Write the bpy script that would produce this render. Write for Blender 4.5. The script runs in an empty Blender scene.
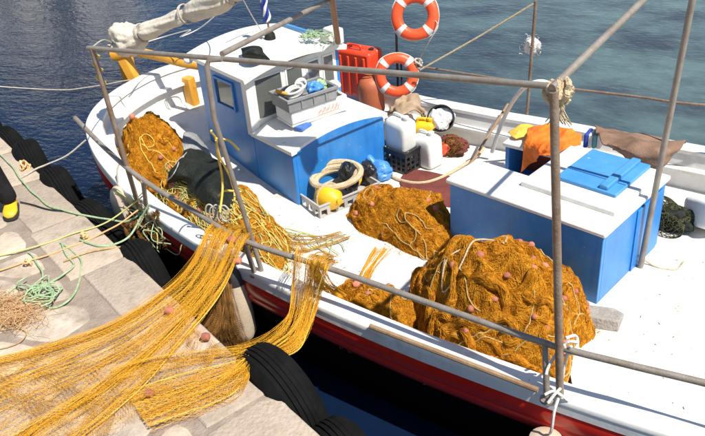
import bpy, math, random
import numpy as np
from mathutils import Vector, Matrix

R_ = math.radians
rng = np.random.default_rng(7)
random.seed(7)
S = bpy.context.scene
COL = S.collection

# ------------------------------------------------------------------ camera, sky, sun, exposure
cd = bpy.data.cameras.new('camera')
cam = bpy.data.objects.new('camera', cd); COL.objects.link(cam)
cam.matrix_world = Matrix(((0.84046, -0.22514, 0.49289, 0.0), (0.53723, 0.46509, -0.70362, 0.0),
                           (-0.07083, 0.85616, 0.51184, 4.4), (0, 0, 0, 1)))
cd.sensor_width = 36.0; cd.lens = 39.57; cd.clip_start = 0.05; cd.clip_end = 3000
S.camera = cam
SUN_AZ, SUN_EL = -10.0, 57.0           # azimuth counted from +X towards +Y
w = bpy.data.worlds.new('World'); S.world = w; w.use_nodes = True
nt = w.node_tree
sky = nt.nodes.new('ShaderNodeTexSky'); sky.sky_type = 'NISHITA'; sky.sun_disc = False
sky.sun_elevation = R_(SUN_EL); sky.sun_rotation = R_(90 - SUN_AZ)
sky.air_density = 1.0; sky.dust_density = 0.4; sky.ozone_density = 1.5
bg = nt.nodes['Background']; bg.inputs['Strength'].default_value = 0.09
nt.links.new(sky.outputs[0], bg.inputs['Color'])
sl = bpy.data.lights.new('sun', 'SUN'); sl.energy = 5.0; sl.angle = R_(0.55); sl.color = (1.0, 0.95, 0.86)
so = bpy.data.objects.new('sun', sl); COL.objects.link(so)
dv = Vector((math.cos(R_(SUN_EL)) * math.cos(R_(SUN_AZ)), math.cos(R_(SUN_EL)) * math.sin(R_(SUN_AZ)), math.sin(R_(SUN_EL))))
so.rotation_euler = dv.to_track_quat('Z', 'Y').to_euler(); so.location = dv * 30
S.view_settings.view_transform = 'Standard'; S.view_settings.look = 'None'
S.view_settings.gamma = 1.0; S.view_settings.exposure = 0.38
try: S.view_settings.use_curve_mapping = False
except Exception: pass

# ------------------------------------------------------------------ materials
MATS = {}
def mat(name, c, rough=0.6, metal=0.0, c2=None, scale=6.0, amount=1.0, bump=0.0, bscale=40.0, spec=0.5, c3=None,
        stretch=None, island=False, objrand=0.0, coat=0.0, detail=6.0, lo=0.35, hi=0.68, trans=0.0, dirt=None, dscale=3.0, dlo=0.58, dhi=0.75, streak=None, chips=None):
    m = bpy.data.materials.new(name); m.use_nodes = True; MATS[name] = m
    n = m.node_tree; b = n.nodes['Principled BSDF']; L = n.links.new
    b.inputs['Roughness'].default_value = rough; b.inputs['Metallic'].default_value = metal
    b.inputs['Specular IOR Level'].default_value = spec
    if coat: b.inputs['Coat Weight'].default_value = coat; b.inputs['Coat Roughness'].default_value = 0.15
    if trans: b.inputs['Transmission Weight'].default_value = trans
    tc = n.nodes.new('ShaderNodeTexCoord'); mp = n.nodes.new('ShaderNodeMapping')
    L(tc.outputs['Object'], mp.inputs['Vector'])
    if stretch: mp.inputs['Scale'].default_value = stretch
    col = None
    if c2 is not None:
        nz = n.nodes.new('ShaderNodeTexNoise'); nz.inputs['Scale'].default_value = scale; nz.inputs['Detail'].default_value = detail
        nz.inputs['Roughness'].default_value = 0.6
        L(mp.outputs[0], nz.inputs['Vector'])
        rp = n.nodes.new('ShaderNodeValToRGB'); e = rp.color_ramp.elements
        e[0].position = lo; e[0].color = (*c, 1); e[1].position = hi; e[1].color = (*c2, 1)
        if c3 is not None:
            k = e.new((lo + hi) / 2); k.color = (*c3, 1)
        if island:
            g = n.nodes.new('ShaderNodeNewGeometry'); L(g.outputs['Random Per Island'], rp.inputs['Fac'])
            e[0].position = 0.0; e[-1].position = 1.0
        else: L(nz.outputs['Fac'], rp.inputs['Fac'])
        col = rp.outputs['Color']
    if dirt is not None:
        nd = n.nodes.new('ShaderNodeTexNoise'); nd.inputs['Scale'].default_value = dscale; nd.inputs['Detail'].default_value = 9; nd.inputs['Roughness'].default_value = 0.72
        L(tc.outputs['Object'], nd.inputs['Vector'])
        mr = n.nodes.new('ShaderNodeMapRange'); mr.inputs[1].default_value = dlo; mr.inputs[2].default_value = dhi
        L(nd.outputs['Fac'], mr.inputs[0])
        mx = n.nodes.new('ShaderNodeMix'); mx.data_type = 'RGBA'
        L(mr.outputs[0], mx.inputs[0])
        if col is not None: L(col, mx.inputs[6])
        else: mx.inputs[6].default_value = (*c, 1)
        mx.inputs[7].default_value = (*dirt, 1); col = mx.outputs[2]
    for lay, sc_, st_, lo_, hi_, amt in ((streak, 1.0, (9, 9, .9), .50, .80, .55), (chips, 1.0, (26, 26, 26), .685, .70, .9)):
        if lay is None: continue
        m2 = n.nodes.new('ShaderNodeMapping'); m2.inputs['Scale'].default_value = st_; L(tc.outputs['Object'], m2.inputs['Vector'])
        nd = n.nodes.new('ShaderNodeTexNoise'); nd.inputs['Scale'].default_value = sc_; nd.inputs['Detail'].default_value = 7; nd.inputs['Roughness'].default_value = .62; L(m2.outputs[0], nd.inputs['Vector'])
        mr = n.nodes.new('ShaderNodeMapRange'); mr.inputs[1].default_value = lo_; mr.inputs[2].default_value = hi_; mr.inputs[4].default_value = amt; L(nd.outputs['Fac'], mr.inputs[0])
        mx = n.nodes.new('ShaderNodeMix'); mx.data_type = 'RGBA'; L(mr.outputs[0], mx.inputs[0])
        if col is not None: L(col, mx.inputs[6])
        else: mx.inputs[6].default_value = (*c, 1)
        mx.inputs[7].default_value = (*lay, 1); col = mx.outputs[2]
    if objrand:
        oi = n.nodes.new('ShaderNodeObjectInfo'); hs = n.nodes.new('ShaderNodeHueSaturation')
        mr = n.nodes.new('ShaderNodeMapRange'); mr.inputs[3].default_value = 1 - objrand; mr.inputs[4].default_value = 1 + objrand
        L(oi.outputs['Random'], mr.inputs[0]); L(mr.outputs[0], hs.inputs['Value'])
        if col is not None: L(col, hs.inputs['Color'])
        else: hs.inputs['Color'].default_value = (*c, 1)
        col = hs.outputs['Color']
    if col is not None: L(col, b.inputs['Base Color'])
    else: b.inputs['Base Color'].default_value = (*c, 1)
    if bump:
        nb = n.nodes.new('ShaderNodeTexNoise'); nb.inputs['Scale'].default_value = bscale; nb.inputs['Detail'].default_value = 8
        L(mp.outputs[0], nb.inputs['Vector'])
        bp = n.nodes.new('ShaderNodeBump'); bp.inputs['Strength'].default_value = min(1.0, bump); bp.inputs['Distance'].default_value = 0.02
        L(nb.outputs['Fac'], bp.inputs['Height']); L(bp.outputs[0], b.inputs['Normal'])
    return m

mat('white_paint', (.78, .76, .71), .38, c2=(.84, .83, .79), scale=3, bump=.12, bscale=14, dirt=(.46, .38, .28), dscale=2.6, dlo=.55, dhi=.86, streak=(.60, .54, .45), chips=(.40, .30, .22))
mat('deck_paint', (.72, .695, .64), .6, c2=(.82, .80, .755), scale=2.4, bump=.3, bscale=22, dirt=(.34, .27, .19), dscale=3.2, dlo=.52, dhi=.80, chips=(.36, .28, .2))
mat('blue_paint', (.022, .19, .55), .36, c2=(.036, .25, .63), scale=2.6, bump=.12, bscale=9, dirt=(.12, .31, .58), dscale=2.2, dlo=.52, dhi=.8, streak=(.012, .11, .36), chips=(.42, .50, .58))
mat('pale_blue_paint', (.055, .26, .58), .45, c2=(.085, .31, .62), scale=4, bump=.15, bscale=12, streak=(.12, .34, .60), chips=(.45, .52, .58))
mat('red_paint', (.66, .020, .010), .25, c2=(.74, .036, .016), scale=3, bump=.06, bscale=5, coat=.3, dirt=(.30, .012, .01), dscale=3)
mat('shaded_bottom', (.004, .0035, .0035), .8, c2=(.008, .005, .004), scale=3, spec=.08)  # near-black colour carries the shade on the hull below the red strake
mat('steel', (.33, .295, .255), .5, .25, c2=(.235, .19, .15), scale=9, bump=.15, bscale=60, dirt=(.22, .13, .075), dscale=7, dlo=.54, dhi=.76)
mat('rusty_steel', (.27, .21, .16), .6, .15, c2=(.19, .115, .07), scale=11, bump=.25, bscale=60)
mat('black_iron', (.025, .025, .028), .5, .3)
mat('ochre_wood', (.62, .27, .02), .45, c2=(.72, .36, .04), scale=5, bump=.2, bscale=30, dirt=(.35, .15, .03), dscale=6)
mat('brown_wood', (.22, .10, .045), .6, c2=(.32, .17, .08), scale=9, stretch=(1, 6, 6), bump=.2)
mat('pole_wood', (.27, .16, .085), .7, c2=(.38, .25, .14), scale=9, bump=.2)
mat('glass', (.34, .36, .34), .08, c2=(.44, .45, .42), scale=3, trans=.72, spec=.6)
mat('seal', (.05, .05, .05), .6)
mat('interior', (.20, .17, .14), .8, c2=(.30, .27, .22), scale=4)
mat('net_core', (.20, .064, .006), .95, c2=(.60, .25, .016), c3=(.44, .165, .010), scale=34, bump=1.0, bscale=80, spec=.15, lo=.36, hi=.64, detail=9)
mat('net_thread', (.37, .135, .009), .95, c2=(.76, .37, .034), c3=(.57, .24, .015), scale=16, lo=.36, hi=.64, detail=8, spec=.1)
mat('net_drape', (.46, .19, .012), .9, c2=(.88, .52, .075), c3=(.78, .39, .026), island=True, spec=.1)
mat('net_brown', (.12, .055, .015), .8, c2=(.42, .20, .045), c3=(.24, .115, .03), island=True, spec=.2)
mat('net_olive', (.30, .14, .012), .85, c2=(.70, .44, .07), c3=(.56, .28, .02), island=True, spec=.2)
mat('net_dark', (.03, .035, .02), .85, c2=(.14, .13, .06), c3=(.06, .07, .035), island=True, spec=.2)
mat('net_white', (.55, .50, .42), .8, c2=(.80, .77, .70), island=True, spec=.2)
mat('cork', (.40, .12, .075), .75, c2=(.52, .20, .13), scale=20, objrand=.25)
mat('cork_line', (.40, .27, .09), .8, c2=(.55, .40, .18), scale=30, bump=.3, bscale=150)
mat('rope_green', (.24, .40, .19), .8, c2=(.48, .56, .36), scale=30, bump=.4, bscale=160)
mat('rope_pale', (.52, .54, .20), .75, c2=(.60, .48, .14), scale=8, bump=.3, bscale=160, island=True)
mat('rope_grey', (.42, .37, .31), .8, c2=(.56, .51, .44), scale=30, bump=.4, bscale=150)
mat('rope_straw', (.50, .38, .22), .85, c2=(.66, .54, .36), scale=26, bump=.6, bscale=120)
mat('rope_white', (.66, .63, .58), .75, c2=(.76, .74, .69), scale=30, bump=.4, bscale=150)
mat('rope_yellow', (.72, .46, .05), .75, c2=(.80, .58, .14), scale=30, bump=.4, bscale=150)
mat('rope_orange', (.60, .33, .12), .85, c2=(.80, .58, .34), scale=20, island=True)
mat('canvas', (.58, .52, .42), .85, c2=(.70, .65, .55), scale=7, bump=.45, bscale=26, dirt=(.36, .30, .22), dscale=5)
mat('tarp', (.008, .010, .008), .6, spec=.22, c2=(.022, .026, .020), scale=4, bump=.9, bscale=34)
mat('tarp_grey', (.32, .32, .30), .6, c2=(.42, .42, .40), scale=6, bump=.9, bscale=34)
mat('tuft', (.70, .68, .63), .95, c2=(.82, .80, .76), scale=30, bump=.8, bscale=60)
mat('grey_cloth', (.24, .24, .24), .8, c2=(.34, .34, .33), scale=9, bump=.9, bscale=34)
mat('maroon_cloth', (.12, .025, .02), .85, c2=(.19, .045, .03), scale=6, bump=.4, bscale=40)
mat('orange_cloth', (.97, .185, .008), .7, c2=(.98, .25, .02), scale=4, bump=.7, bscale=30)
mat('yellow_cloth', (.80, .48, .05), .75, c2=(.86, .56, .10), scale=4, bump=.9, bscale=34)
mat('brown_cloth', (.17, .095, .06), .85, c2=(.27, .165, .11), scale=5, bump=.35, bscale=70)
mat('tan_cloth', (.33, .23, .14), .85, c2=(.45, .33, .22), scale=5, bump=.4, bscale=60)
mat('blue_cloth', (.02, .05, .33), .8, c2=(.03, .08, .42), scale=5, bump=.3)
mat('white_cloth', (.72, .71, .68), .8, c2=(.80, .79, .76), scale=6, bump=.4, bscale=30)
mat('teal_cloth', (.10, .35, .36), .8, c2=(.16, .42, .42), scale=6, bump=.3)
mat('black_bag', (.010, .010, .011), .35, c2=(.02, .02, .022), scale=8, bump=.5, bscale=20)
mat('blue_bag', (.05, .22, .60), .4, c2=(.10, .32, .68), scale=6, bump=.6, bscale=16)
mat('buoy_orange', (.86, .085, .018), .42, c2=(.78, .11, .03), scale=5, bump=.1, dirt=(.55, .13, .07), dscale=6)
mat('reflective_band', (.76, .75, .72), .35, c2=(.66, .65, .62), scale=8)
mat('red_plastic', (.74, .05, .012), .4, c2=(.64, .07, .02), scale=5, bump=.08)
mat('gas_paint', (.46, .13, .05), .5, c2=(.40, .10, .05), scale=6, bump=.15, dirt=(.28, .11, .06), dscale=6)
mat('brass', (.40, .28, .10), .4, .8)
mat('jerry_white', (.80, .80, .76), .42, c2=(.74, .74, .69), scale=5, bump=.08, spec=.4, dirt=(.55, .52, .45), dscale=5, dlo=.62, dhi=.85)
mat('yellow_plastic', (.84, .50, .012), .42, c2=(.78, .44, .02), scale=5, bump=.1, dirt=(.50, .32, .05), dscale=7)
mat('blue_plastic', (.02, .12, .48), .45)
mat('sponge_blue', (.05, .14, .42), .85, c2=(.09, .2, .5), scale=30, bump=.5, bscale=90)
mat('grey_plastic', (.20, .205, .21), .5, c2=(.27, .275, .28), scale=6, bump=.1, dirt=(.40, .37, .32), dscale=6)
mat('pale_plastic', (.38, .37, .35), .55, c2=(.48, .47, .44), scale=6, bump=.15, dirt=(.22, .19, .15), dscale=6)
mat('black_plastic', (.014, .014, .015), .45, c2=(.022, .022, .022), scale=8)
mat('foam', (.80, .79, .75), .7, c2=(.74, .72, .67), scale=9, bump=.35, bscale=160, dirt=(.55, .47, .38), dscale=5, dlo=.6, dhi=.85)
mat('foam_print', (.62, .20, .13), .7, c2=(.74, .42, .34), scale=40)
mat('rubber', (.005, .005, .005), .9, c2=(.009, .009, .009), scale=7, bump=.3, bscale=60, spec=.12, dirt=(.02, .018, .016), dscale=6)
mat('fender_white', (.52, .40, .285), .55, c2=(.68, .58, .45), scale=5, bump=.15, dirt=(.36, .27, .19), dscale=5, dlo=.5, dhi=.75)
mat('fender_cap', (.035, .035, .04), .5)
mat('flagstone', (.42, .335, .26), .85, c2=(.60, .515, .42), c3=(.51, .425, .335), scale=4.0, bump=.5, bscale=26, objrand=.18, dirt=(.235, .175, .13), dscale=2.6, dlo=.47, dhi=.72)
mat('coping_stone', (.41, .325, .25), .85, c2=(.53, .445, .355), scale=3, bump=.6, bscale=30, objrand=.12, dirt=(.215, .16, .12), dscale=3.0, dlo=.46, dhi=.72)
mat('mortar', (.26, .20, .155), .95, c2=(.36, .29, .235), scale=8, bump=.6, bscale=60, dirt=(.20, .16, .13), dscale=4)
mat('quay_wall', (.16, .14, .12), .9, c2=(.24, .21, .18), scale=2, bump=.6, bscale=12, dirt=(.05, .055, .04), dscale=1.5)
mat('loose_stone', (.28, .26, .235), .9, c2=(.40, .375, .34), scale=14, bump=.6, bscale=50)
mat('trouser', (.012, .011, .013), .9, c2=(.024, .022, .024), spec=.15, scale=10, bump=.4, bscale=40)
mat('shirt', (.08, .11, .20), .85, c2=(.11, .14, .24), scale=8, bump=.3)
mat('skin', (.42, .24, .16), .55, c2=(.47, .28, .19), scale=10)
mat('hair', (.03, .022, .016), .7)
mat('boot_yellow', (.78, .50, .015), .45, c2=(.70, .42, .02), scale=8, dirt=(.40, .26, .05), dscale=9)
mat('boot_sole', (.03, .03, .03), .7)
mat('plaster', (.80, .79, .76), .85, c2=(.74, .73, .70), scale=.6)
mat('shutter', (.02, .06, .10), .6)
mat('blue_eye', (.01, .20, .62), .3)

# ------------------------------------------------------------------ geometry helpers
def V(*a): return np.array(a, float)
def unit(v): v = np.asarray(v, float); return v / (np.linalg.norm(v) + 1e-12)
def catmull(P, n):
    P = np.asarray(P, float)
    if len(P) == 2: return P[0] + (P[1] - P[0]) * np.linspace(0, 1, n)[:, None]
    Q = np.vstack([2 * P[0] - P[1], P, 2 * P[-1] - P[-2]])
    t = np.linspace(0, len(P) - 1 - 1e-9, n); i = t.astype(int); f = (t - i)[:, None]
    a, b, c, d = Q[i], Q[i + 1], Q[i + 2], Q[i + 3]
    return 0.5 * (2 * b + (c - a) * f + (2 * a - 5 * b + 4 * c - d) * f ** 2 + (3 * b - a - 3 * c + d) * f ** 3)
def nz(p, freq, seed, k=7):
    g = np.random.default_rng(seed); p = np.asarray(p, float); o = np.zeros(p.shape[:-1])
    for i in range(k):
        d = g.normal(size=p.shape[-1]); d /= np.linalg.norm(d)
        o += np.sin((p @ d) * freq * g.uniform(.6, 1.7) + g.uniform(0, 6.28))
    return o / math.sqrt(k)
class MB:
    def __init__(s): s.v = []; s.f = []; s.n = 0
    def add(s, v, f):
        v = np.asarray(v, float).reshape(-1, 3); s.v.append(v)
        for q in f: s.f.append(tuple(int(i) + s.n for i in q))
        s.n += len(v); return s
    def obox(s, o, a, b, c):
        o, a, b, c = (np.asarray(x, float) for x in (o, a, b, c))
        return s.add([o, o + a, o + a + b, o + b, o + c, o + a + c, o + a + b + c, o + b + c],
              [(0, 3, 2, 1), (4, 5, 6, 7), (0, 1, 5, 4), (1, 2, 6, 5), (2, 3, 7, 6), (3, 0, 4, 7)])
    def box(s, c, sz, e=None):
        e = np.eye(3) if e is None else np.asarray(e, float)
        a, b, d = e[0] * sz[0], e[1] * sz[1], e[2] * sz[2]
        return s.obox(np.asarray(c, float) - (a + b + d) / 2, a, b, d)
    def tube(s, P, r, n=8, caps=True):
        P = np.asarray(P, float); m = len(P); r = np.broadcast_to(np.asarray(r, float), (m,))
        T = np.gradient(P, axis=0); T /= (np.linalg.norm(T, axis=1)[:, None] + 1e-12)
        up = V(0, 0, 1) if abs(T[0][2]) < .9 else V(1, 0, 0)
        x = unit(np.cross(up, T[0])); vs = []
        for i in range(m):
            x = unit(x - T[i] * (x @ T[i])); y = np.cross(T[i], x)
            a = np.arange(n) * 2 * math.pi / n
            vs.append(P[i] + r[i] * (np.cos(a)[:, None] * x + np.sin(a)[:, None] * y))
        f = [(i * n + k, i * n + (k + 1) % n, (i + 1) * n + (k + 1) % n, (i + 1) * n + k) for i in range(m - 1) for k in range(n)]
        if caps: f += [tuple(range(n - 1, -1, -1)), tuple((m - 1) * n + k for k in range(n))]
        return s.add(np.vstack(vs), f)
    def lathe(s, prof, c=(0, 0, 0), n=24, ax=(0, 0, 1), caps=True):
        ax = unit(ax); x = unit(np.cross(ax, V(1, 0, 0) if abs(ax[0]) < .9 else V(0, 1, 0))); y = np.cross(ax, x)
        a = np.arange(n) * 2 * math.pi / n
        vs = [np.asarray(c, float) + z * ax + r * (np.cos(a)[:, None] * x + np.sin(a)[:, None] * y) for r, z in prof]
        m = len(prof)
        f = [(i * n + k, i * n + (k + 1) % n, (i + 1) * n + (k + 1) % n, (i + 1) * n + k) for i in range(m - 1) for k in range(n)]
        if caps: f += [tuple(range(n - 1, -1, -1)), tuple((m - 1) * n + k for k in range(n))]
        return s.add(np.vstack(vs), f)
    def rings(s, Rg, caps=True):
        m, n = len(Rg), len(Rg[0])
        f = [(i * n + k, i * n + (k + 1) % n, (i + 1) * n + (k + 1) % n, (i + 1) * n + k) for i in range(m - 1) for k in range(n)]
        if caps: f += [tuple(range(n - 1, -1, -1)), tuple((m - 1) * n + k for k in range(n))]
        return s.add(np.vstack(Rg), f)
    def grid(s, G, thick=0.0):
        G = np.asarray(G, float); a, b = G.shape[:2]
        f = [(i * b + j, i * b + j + 1, (i + 1) * b + j + 1, (i + 1) * b + j) for i in range(a - 1) for j in range(b - 1)]
        if not thick: return s.add(G.reshape(-1, 3), f)
        du = np.gradient(G, axis=0); dv_ = np.gradient(G, axis=1); N = np.cross(du, dv_)
        N /= (np.linalg.norm(N, axis=2)[..., None] + 1e-12); H = G - N * thick; k = a * b
        F = [q[::-1] for q in f] + [tuple(i + k for i in q) for q in f]
        bd = [(0, j) for j in range(b)] + [(i, b - 1) for i in range(1, a)] + [(a - 1, j) for j in range(b - 2, -1, -1)] + [(i, 0) for i in range(a - 2, 0, -1)]
        bi = [i * b + j for i, j in bd]
        F += [(bi[q], bi[(q + 1) % len(bi)], bi[(q + 1) % len(bi)] + k, bi[q] + k) for q in range(len(bi))]
        return s.add(np.vstack([G.reshape(-1, 3), H.reshape(-1, 3)]), F)
    def blob(s, c, r, amp=.1, freq=4.0, seed=1, nu=36, nv=24, e=None, crease=0.):
        th = np.linspace(0, 2 * math.pi, nu, endpoint=False); ph = np.linspace(.02, math.pi - .02, nv); Rg = []
        for p in ph:
            d = np.stack([np.sin(p) * np.cos(th), np.sin(p) * np.sin(th), np.full(nu, -math.cos(p))], 1)
            k = 1 + amp * (nz(d, freq, seed) + crease * (1 - np.abs(nz(d, freq * 2.2, seed + 3)))); q = d * k[:, None] * np.asarray(r)
            if e is not None: q = q @ np.asarray(e, float)
            Rg.append(np.asarray(c, float) + q)
        return s.rings(Rg)

ORG = {}
def mesh_obj(name, V_, F_, m, parent=None, smooth=True, ang=42, bevel=0, org=None):
    V_ = np.asarray(V_, float)
    if parent is not None: o0 = ORG[parent.name]
    elif org is not None: o0 = V(*org)
    else: o0 = V((V_[:, 0].min() + V_[:, 0].max()) / 2, (V_[:, 1].min() + V_[:, 1].max()) / 2, V_[:, 2].min())
    me = bpy.data.meshes.new(name)
    if isinstance(F_, np.ndarray):
        q = F_.shape[1]
        me.vertices.add(len(V_)); me.vertices.foreach_set('co', (V_ - o0).astype(np.float32).ravel())
        me.loops.add(F_.size); me.loops.foreach_set('vertex_index', F_.astype(np.int32).ravel())
        me.polygons.add(len(F_)); me.polygons.foreach_set('loop_start', np.arange(0, F_.size, q, dtype=np.int32))
        me.polygons.foreach_set('loop_total', np.full(len(F_), q, dtype=np.int32))
        me.update(calc_edges=True)
    else:
        me.from_pydata((V_ - o0).tolist(), [], F_); me.update()
    if smooth:
        me.shade_smooth()
        if ang < 179 and not isinstance(F_, np.ndarray): me.set_sharp_from_angle(angle=R_(ang))
    ms = m if isinstance(m, (list, tuple)) else [m]
    for q in ms: me.materials.append(MATS[q])
    o = bpy.data.objects.new(name, me); COL.objects.link(o)
    if parent is not None: o.parent = parent
    else: o.location = o0
    ORG[o.name] = o0
    if bevel:
        b = o.modifiers.new('bevel', 'BEVEL'); b.width = bevel; b.segments = 2; b.limit_method = 'ANGLE'; b.angle_limit = R_(40)
    return o
def part(name, mb, m, parent, **k):
    return mesh_obj(name, np.vstack(mb.v), mb.f, m, parent, **k)
def tag(o, label, cat, group=None, kind=None):
    if label: o['label'] = label
    if cat: o['category'] = cat
    if group: o['group'] = group
    if kind: o['kind'] = kind
    return o
def solo(name, mb, m, label, cat, group=None, **k):
    return tag(mesh_obj(name, np.vstack(mb.v), mb.f, m, None, **k), label, cat, group)
def thing(name, label, cat, loc=(0, 0, 0), group=None):
    o = bpy.data.objects.new(name, None); COL.objects.link(o); o.location = loc; o.empty_display_size = .1
    ORG[o.name] = V(*loc); return tag(o, label, cat, group)
def copy_tree(o, parent=None):
    c = o.copy(); COL.objects.link(c)
    if parent is not None: c.parent = parent
    for ch in list(o.children): copy_tree(ch, c)
    return c
def place(o, loc, e=None, rot=None, s=None):
    M = Matrix.Identity(3)
    if e is not None: M = Matrix([list(unit(q)) for q in e]).transposed()
    o.location = loc
    o.rotation_euler = M.to_euler() if rot is None else rot
    if s: o.scale = (s, s, s)
    return o
def tubes(P, r, sides=3):
    """many thin threads at once: P is (threads, points, 3)"""
    P = np.asarray(P, float); N, M, _ = P.shape
    T = np.gradient(P, axis=1); T /= (np.linalg.norm(T, axis=2)[..., None] + 1e-9)
    up = np.zeros_like(T); up[..., 2] = 1; up[np.abs(T[..., 2]) > .95] = (1, 0, 0)
    x = np.cross(up, T); x /= (np.linalg.norm(x, axis=2)[..., None] + 1e-9); y = np.cross(T, x)
    a = np.arange(sides) * 2 * math.pi / sides
    rr = np.broadcast_to(np.asarray(r, float).reshape(-1, 1, 1, 1) if np.ndim(r) else np.float64(r), (N, M, sides, 1))
    Q = P[:, :, None, :] + rr * (np.cos(a)[None, None, :, None] * x[:, :, None, :] + np.sin(a)[None, None, :, None] * y[:, :, None, :])
    idx = np.arange(N * M * sides).reshape(N, M, sides); A = idx[:, :-1, :]; B = idx[:, 1:, :]
    F = np.stack([A, np.roll(A, -1, 2), np.roll(B, -1, 2), B], -1).reshape(-1, 4)
    return Q.reshape(-1, 3), F
def threads(name, P, r, m, parent=None, sides=3, kind=None):
    v, f = tubes(P, r, sides); o = mesh_obj(name, v, f, m, parent)
    if kind: o['kind'] = kind
    return o
def rope(P, r, n=None, sides=7, wob=0.0, seed=0):
    n = n or max(12, 6 * len(P)); C = catmull(P, n)
    if wob: C = C + wob * np.stack([nz(C, 14, seed), nz(C, 14, seed + 1), .5 * nz(C, 14, seed + 2)], 1)
    return MB().tube(C, r, sides)
def patch(ctrl, nu=40, nv=40, amp=0.0, freq=12, seed=1, zonly=False, ridge=0.0):
    C = np.asarray(ctrl, float)
    A = np.stack([catmull(C[:, j], nu) for j in range(C.shape[1])], 1)
    G = np.stack([catmull(A[i], nv) for i in range(nu)], 0)
    if amp:
        du = np.gradient(G, axis=0); d2 = np.gradient(G, axis=1); N = np.cross(du, d2); N /= (np.linalg.norm(N, axis=2)[..., None] + 1e-9)
        if zonly: N = np.zeros_like(N); N[..., 2] = 1
        h = nz(G, freq, seed) + .5 * nz(G, freq * 2.3, seed + 5)
        if ridge: h = h + ridge * (1 - np.abs(nz(G, freq * .8, seed + 9)))
        G = G + N * (amp * h)[..., None]
    return G
def wall_holes(o, a, b, c, holes):
    """wall with openings: origin o, width vector a, height vector b, thickness vector c; holes as fractions (u0,v0,u1,v1)"""
    us = sorted({0., 1., *[h[0] for h in holes], *[h[2] for h in holes]}); vs = sorted({0., 1., *[h[1] for h in holes], *[h[3] for h in holes]})
    m = MB(); o, a, b, c = map(np.asarray, (o, a, b, c))
    for i in range(len(us) - 1):
        for j in range(len(vs) - 1):
            cu, cv = (us[i] + us[i + 1]) / 2, (vs[j] + vs[j + 1]) / 2
            if any(h[0] < cu < h[2] and h[1] < cv < h[3] for h in holes): continue
            m.obox(o + a * us[i] + b * vs[j], a * (us[i + 1] - us[i]), b * (vs[j + 1] - vs[j]), c)
    return m
def interp(x, tab):
    tab = np.asarray(tab, float); return np.interp(x, tab[:, 0], tab[:, 1])

# ------------------------------------------------------------------ water
def build_water():
    m = bpy.data.materials.new('sea_water'); m.use_nodes = True; MATS['sea_water'] = m
    n = m.node_tree; b = n.nodes['Principled BSDF']; L = n.links.new
    b.inputs['Roughness'].default_value = .05; b.inputs['IOR'].default_value = 1.333
    tc = n.nodes.new('ShaderNodeTexCoord')
    mp = n.nodes.new('ShaderNodeMapping'); mp.inputs['Rotation'].default_value = (0, 0, R_(-35)); mp.inputs['Scale'].default_value = (.75, 1.4, 1)
    L(tc.outputs['Object'], mp.inputs['Vector'])
    n1 = n.nodes.new('ShaderNodeTexNoise'); n1.inputs['Scale'].default_value = .16; n1.inputs['Detail'].default_value = 5; L(mp.outputs[0], n1.inputs['Vector'])
    # the bottom shoals towards the bow end: sand and weed show through in grey-green patches; ramp also paints the hull-quay gap's shade dark
    sx = n.nodes.new('ShaderNodeVectorMath'); sx.operation = 'DOT_PRODUCT'; sx.inputs[1].default_value = (1, 1, 0); L(tc.outputs['Object'], sx.inputs[0])
    mr = n.nodes.new('ShaderNodeMapRange'); mr.inputs[1].default_value = 1.6; mr.inputs[2].default_value = 8.5; L(sx.outputs['Value'], mr.inputs[0])
    r0 = n.nodes.new('ShaderNodeValToRGB'); e = r0.color_ramp.elements
    e[0].position = .38; e[0].color = (.040, .050, .062, 1); e[1].position = .60; e[1].color = (.105, .160, .160, 1)
    n2 = n.nodes.new('ShaderNodeTexNoise'); n2.inputs['Scale'].default_value = .55; n2.inputs['Detail'].default_value = 6; n2.inputs['Roughness'].default_value = .65; mq = n.nodes.new('ShaderNodeMapping'); mq.inputs['Rotation'].default_value = (0, 0, R_(-35)); mq.inputs['Scale'].default_value = (.9, 1.3, 1); L(tc.outputs['Object'], mq.inputs['Vector']); L(mq.outputs[0], n2.inputs['Vector'])
    L(n2.outputs['Fac'], r0.inputs['Fac'])
    r1 = n.nodes.new('ShaderNodeValToRGB'); e = r1.color_ramp.elements
    e[0].position = .4; e[0].color = (.002, .006, .022, 1); e[1].position = .65; e[1].color = (.006, .017, .048, 1)
    L(n1.outputs['Fac'], r1.inputs['Fac'])
    mx = n.nodes.new('ShaderNodeMix'); mx.data_type = 'RGBA'; L(mr.outputs[0], mx.inputs[0]); L(r1.outputs[0], mx.inputs[6]); L(r0.outputs[0], mx.inputs[7])
    L(mx.outputs[2], b.inputs['Base Color'])
    w1 = n.nodes.new('ShaderNodeTexNoise'); w1.inputs['Scale'].default_value = 1.7; w1.inputs['Detail'].default_value = 4; L(mp.outputs[0], w1.inputs['Vector'])
    w2 = n.nodes.new('ShaderNodeTexNoise'); w2.inputs['Scale'].default_value = 9; w2.inputs['Detail'].default_value = 3; L(mp.outputs[0], w2.inputs['Vector'])
    ad = n.nodes.new('ShaderNodeMath'); ad.operation = 'MULTIPLY_ADD'; ad.inputs[1].default_value = .42; L(w2.outputs['Fac'], ad.inputs[0]); L(w1.outputs['Fac'], ad.inputs[2])
    bp = n.nodes.new('ShaderNodeBump'); bp.inputs['Strength'].default_value = .8; bp.inputs['Distance'].default_value = .034
    L(ad.outputs[0], bp.inputs['Height']); L(bp.outputs[0], b.inputs['Normal'])
    mb = MB().add([(-600, -600, 0), (600, -600, 0), (600, 600, 0), (-600, 600, 0)], [(0, 1, 2, 3)])
    o = mesh_obj('water', np.vstack(mb.v), mb.f, 'sea_water', org=(0, 0, 0)); o['kind'] = 'structure'
build_water()

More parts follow.
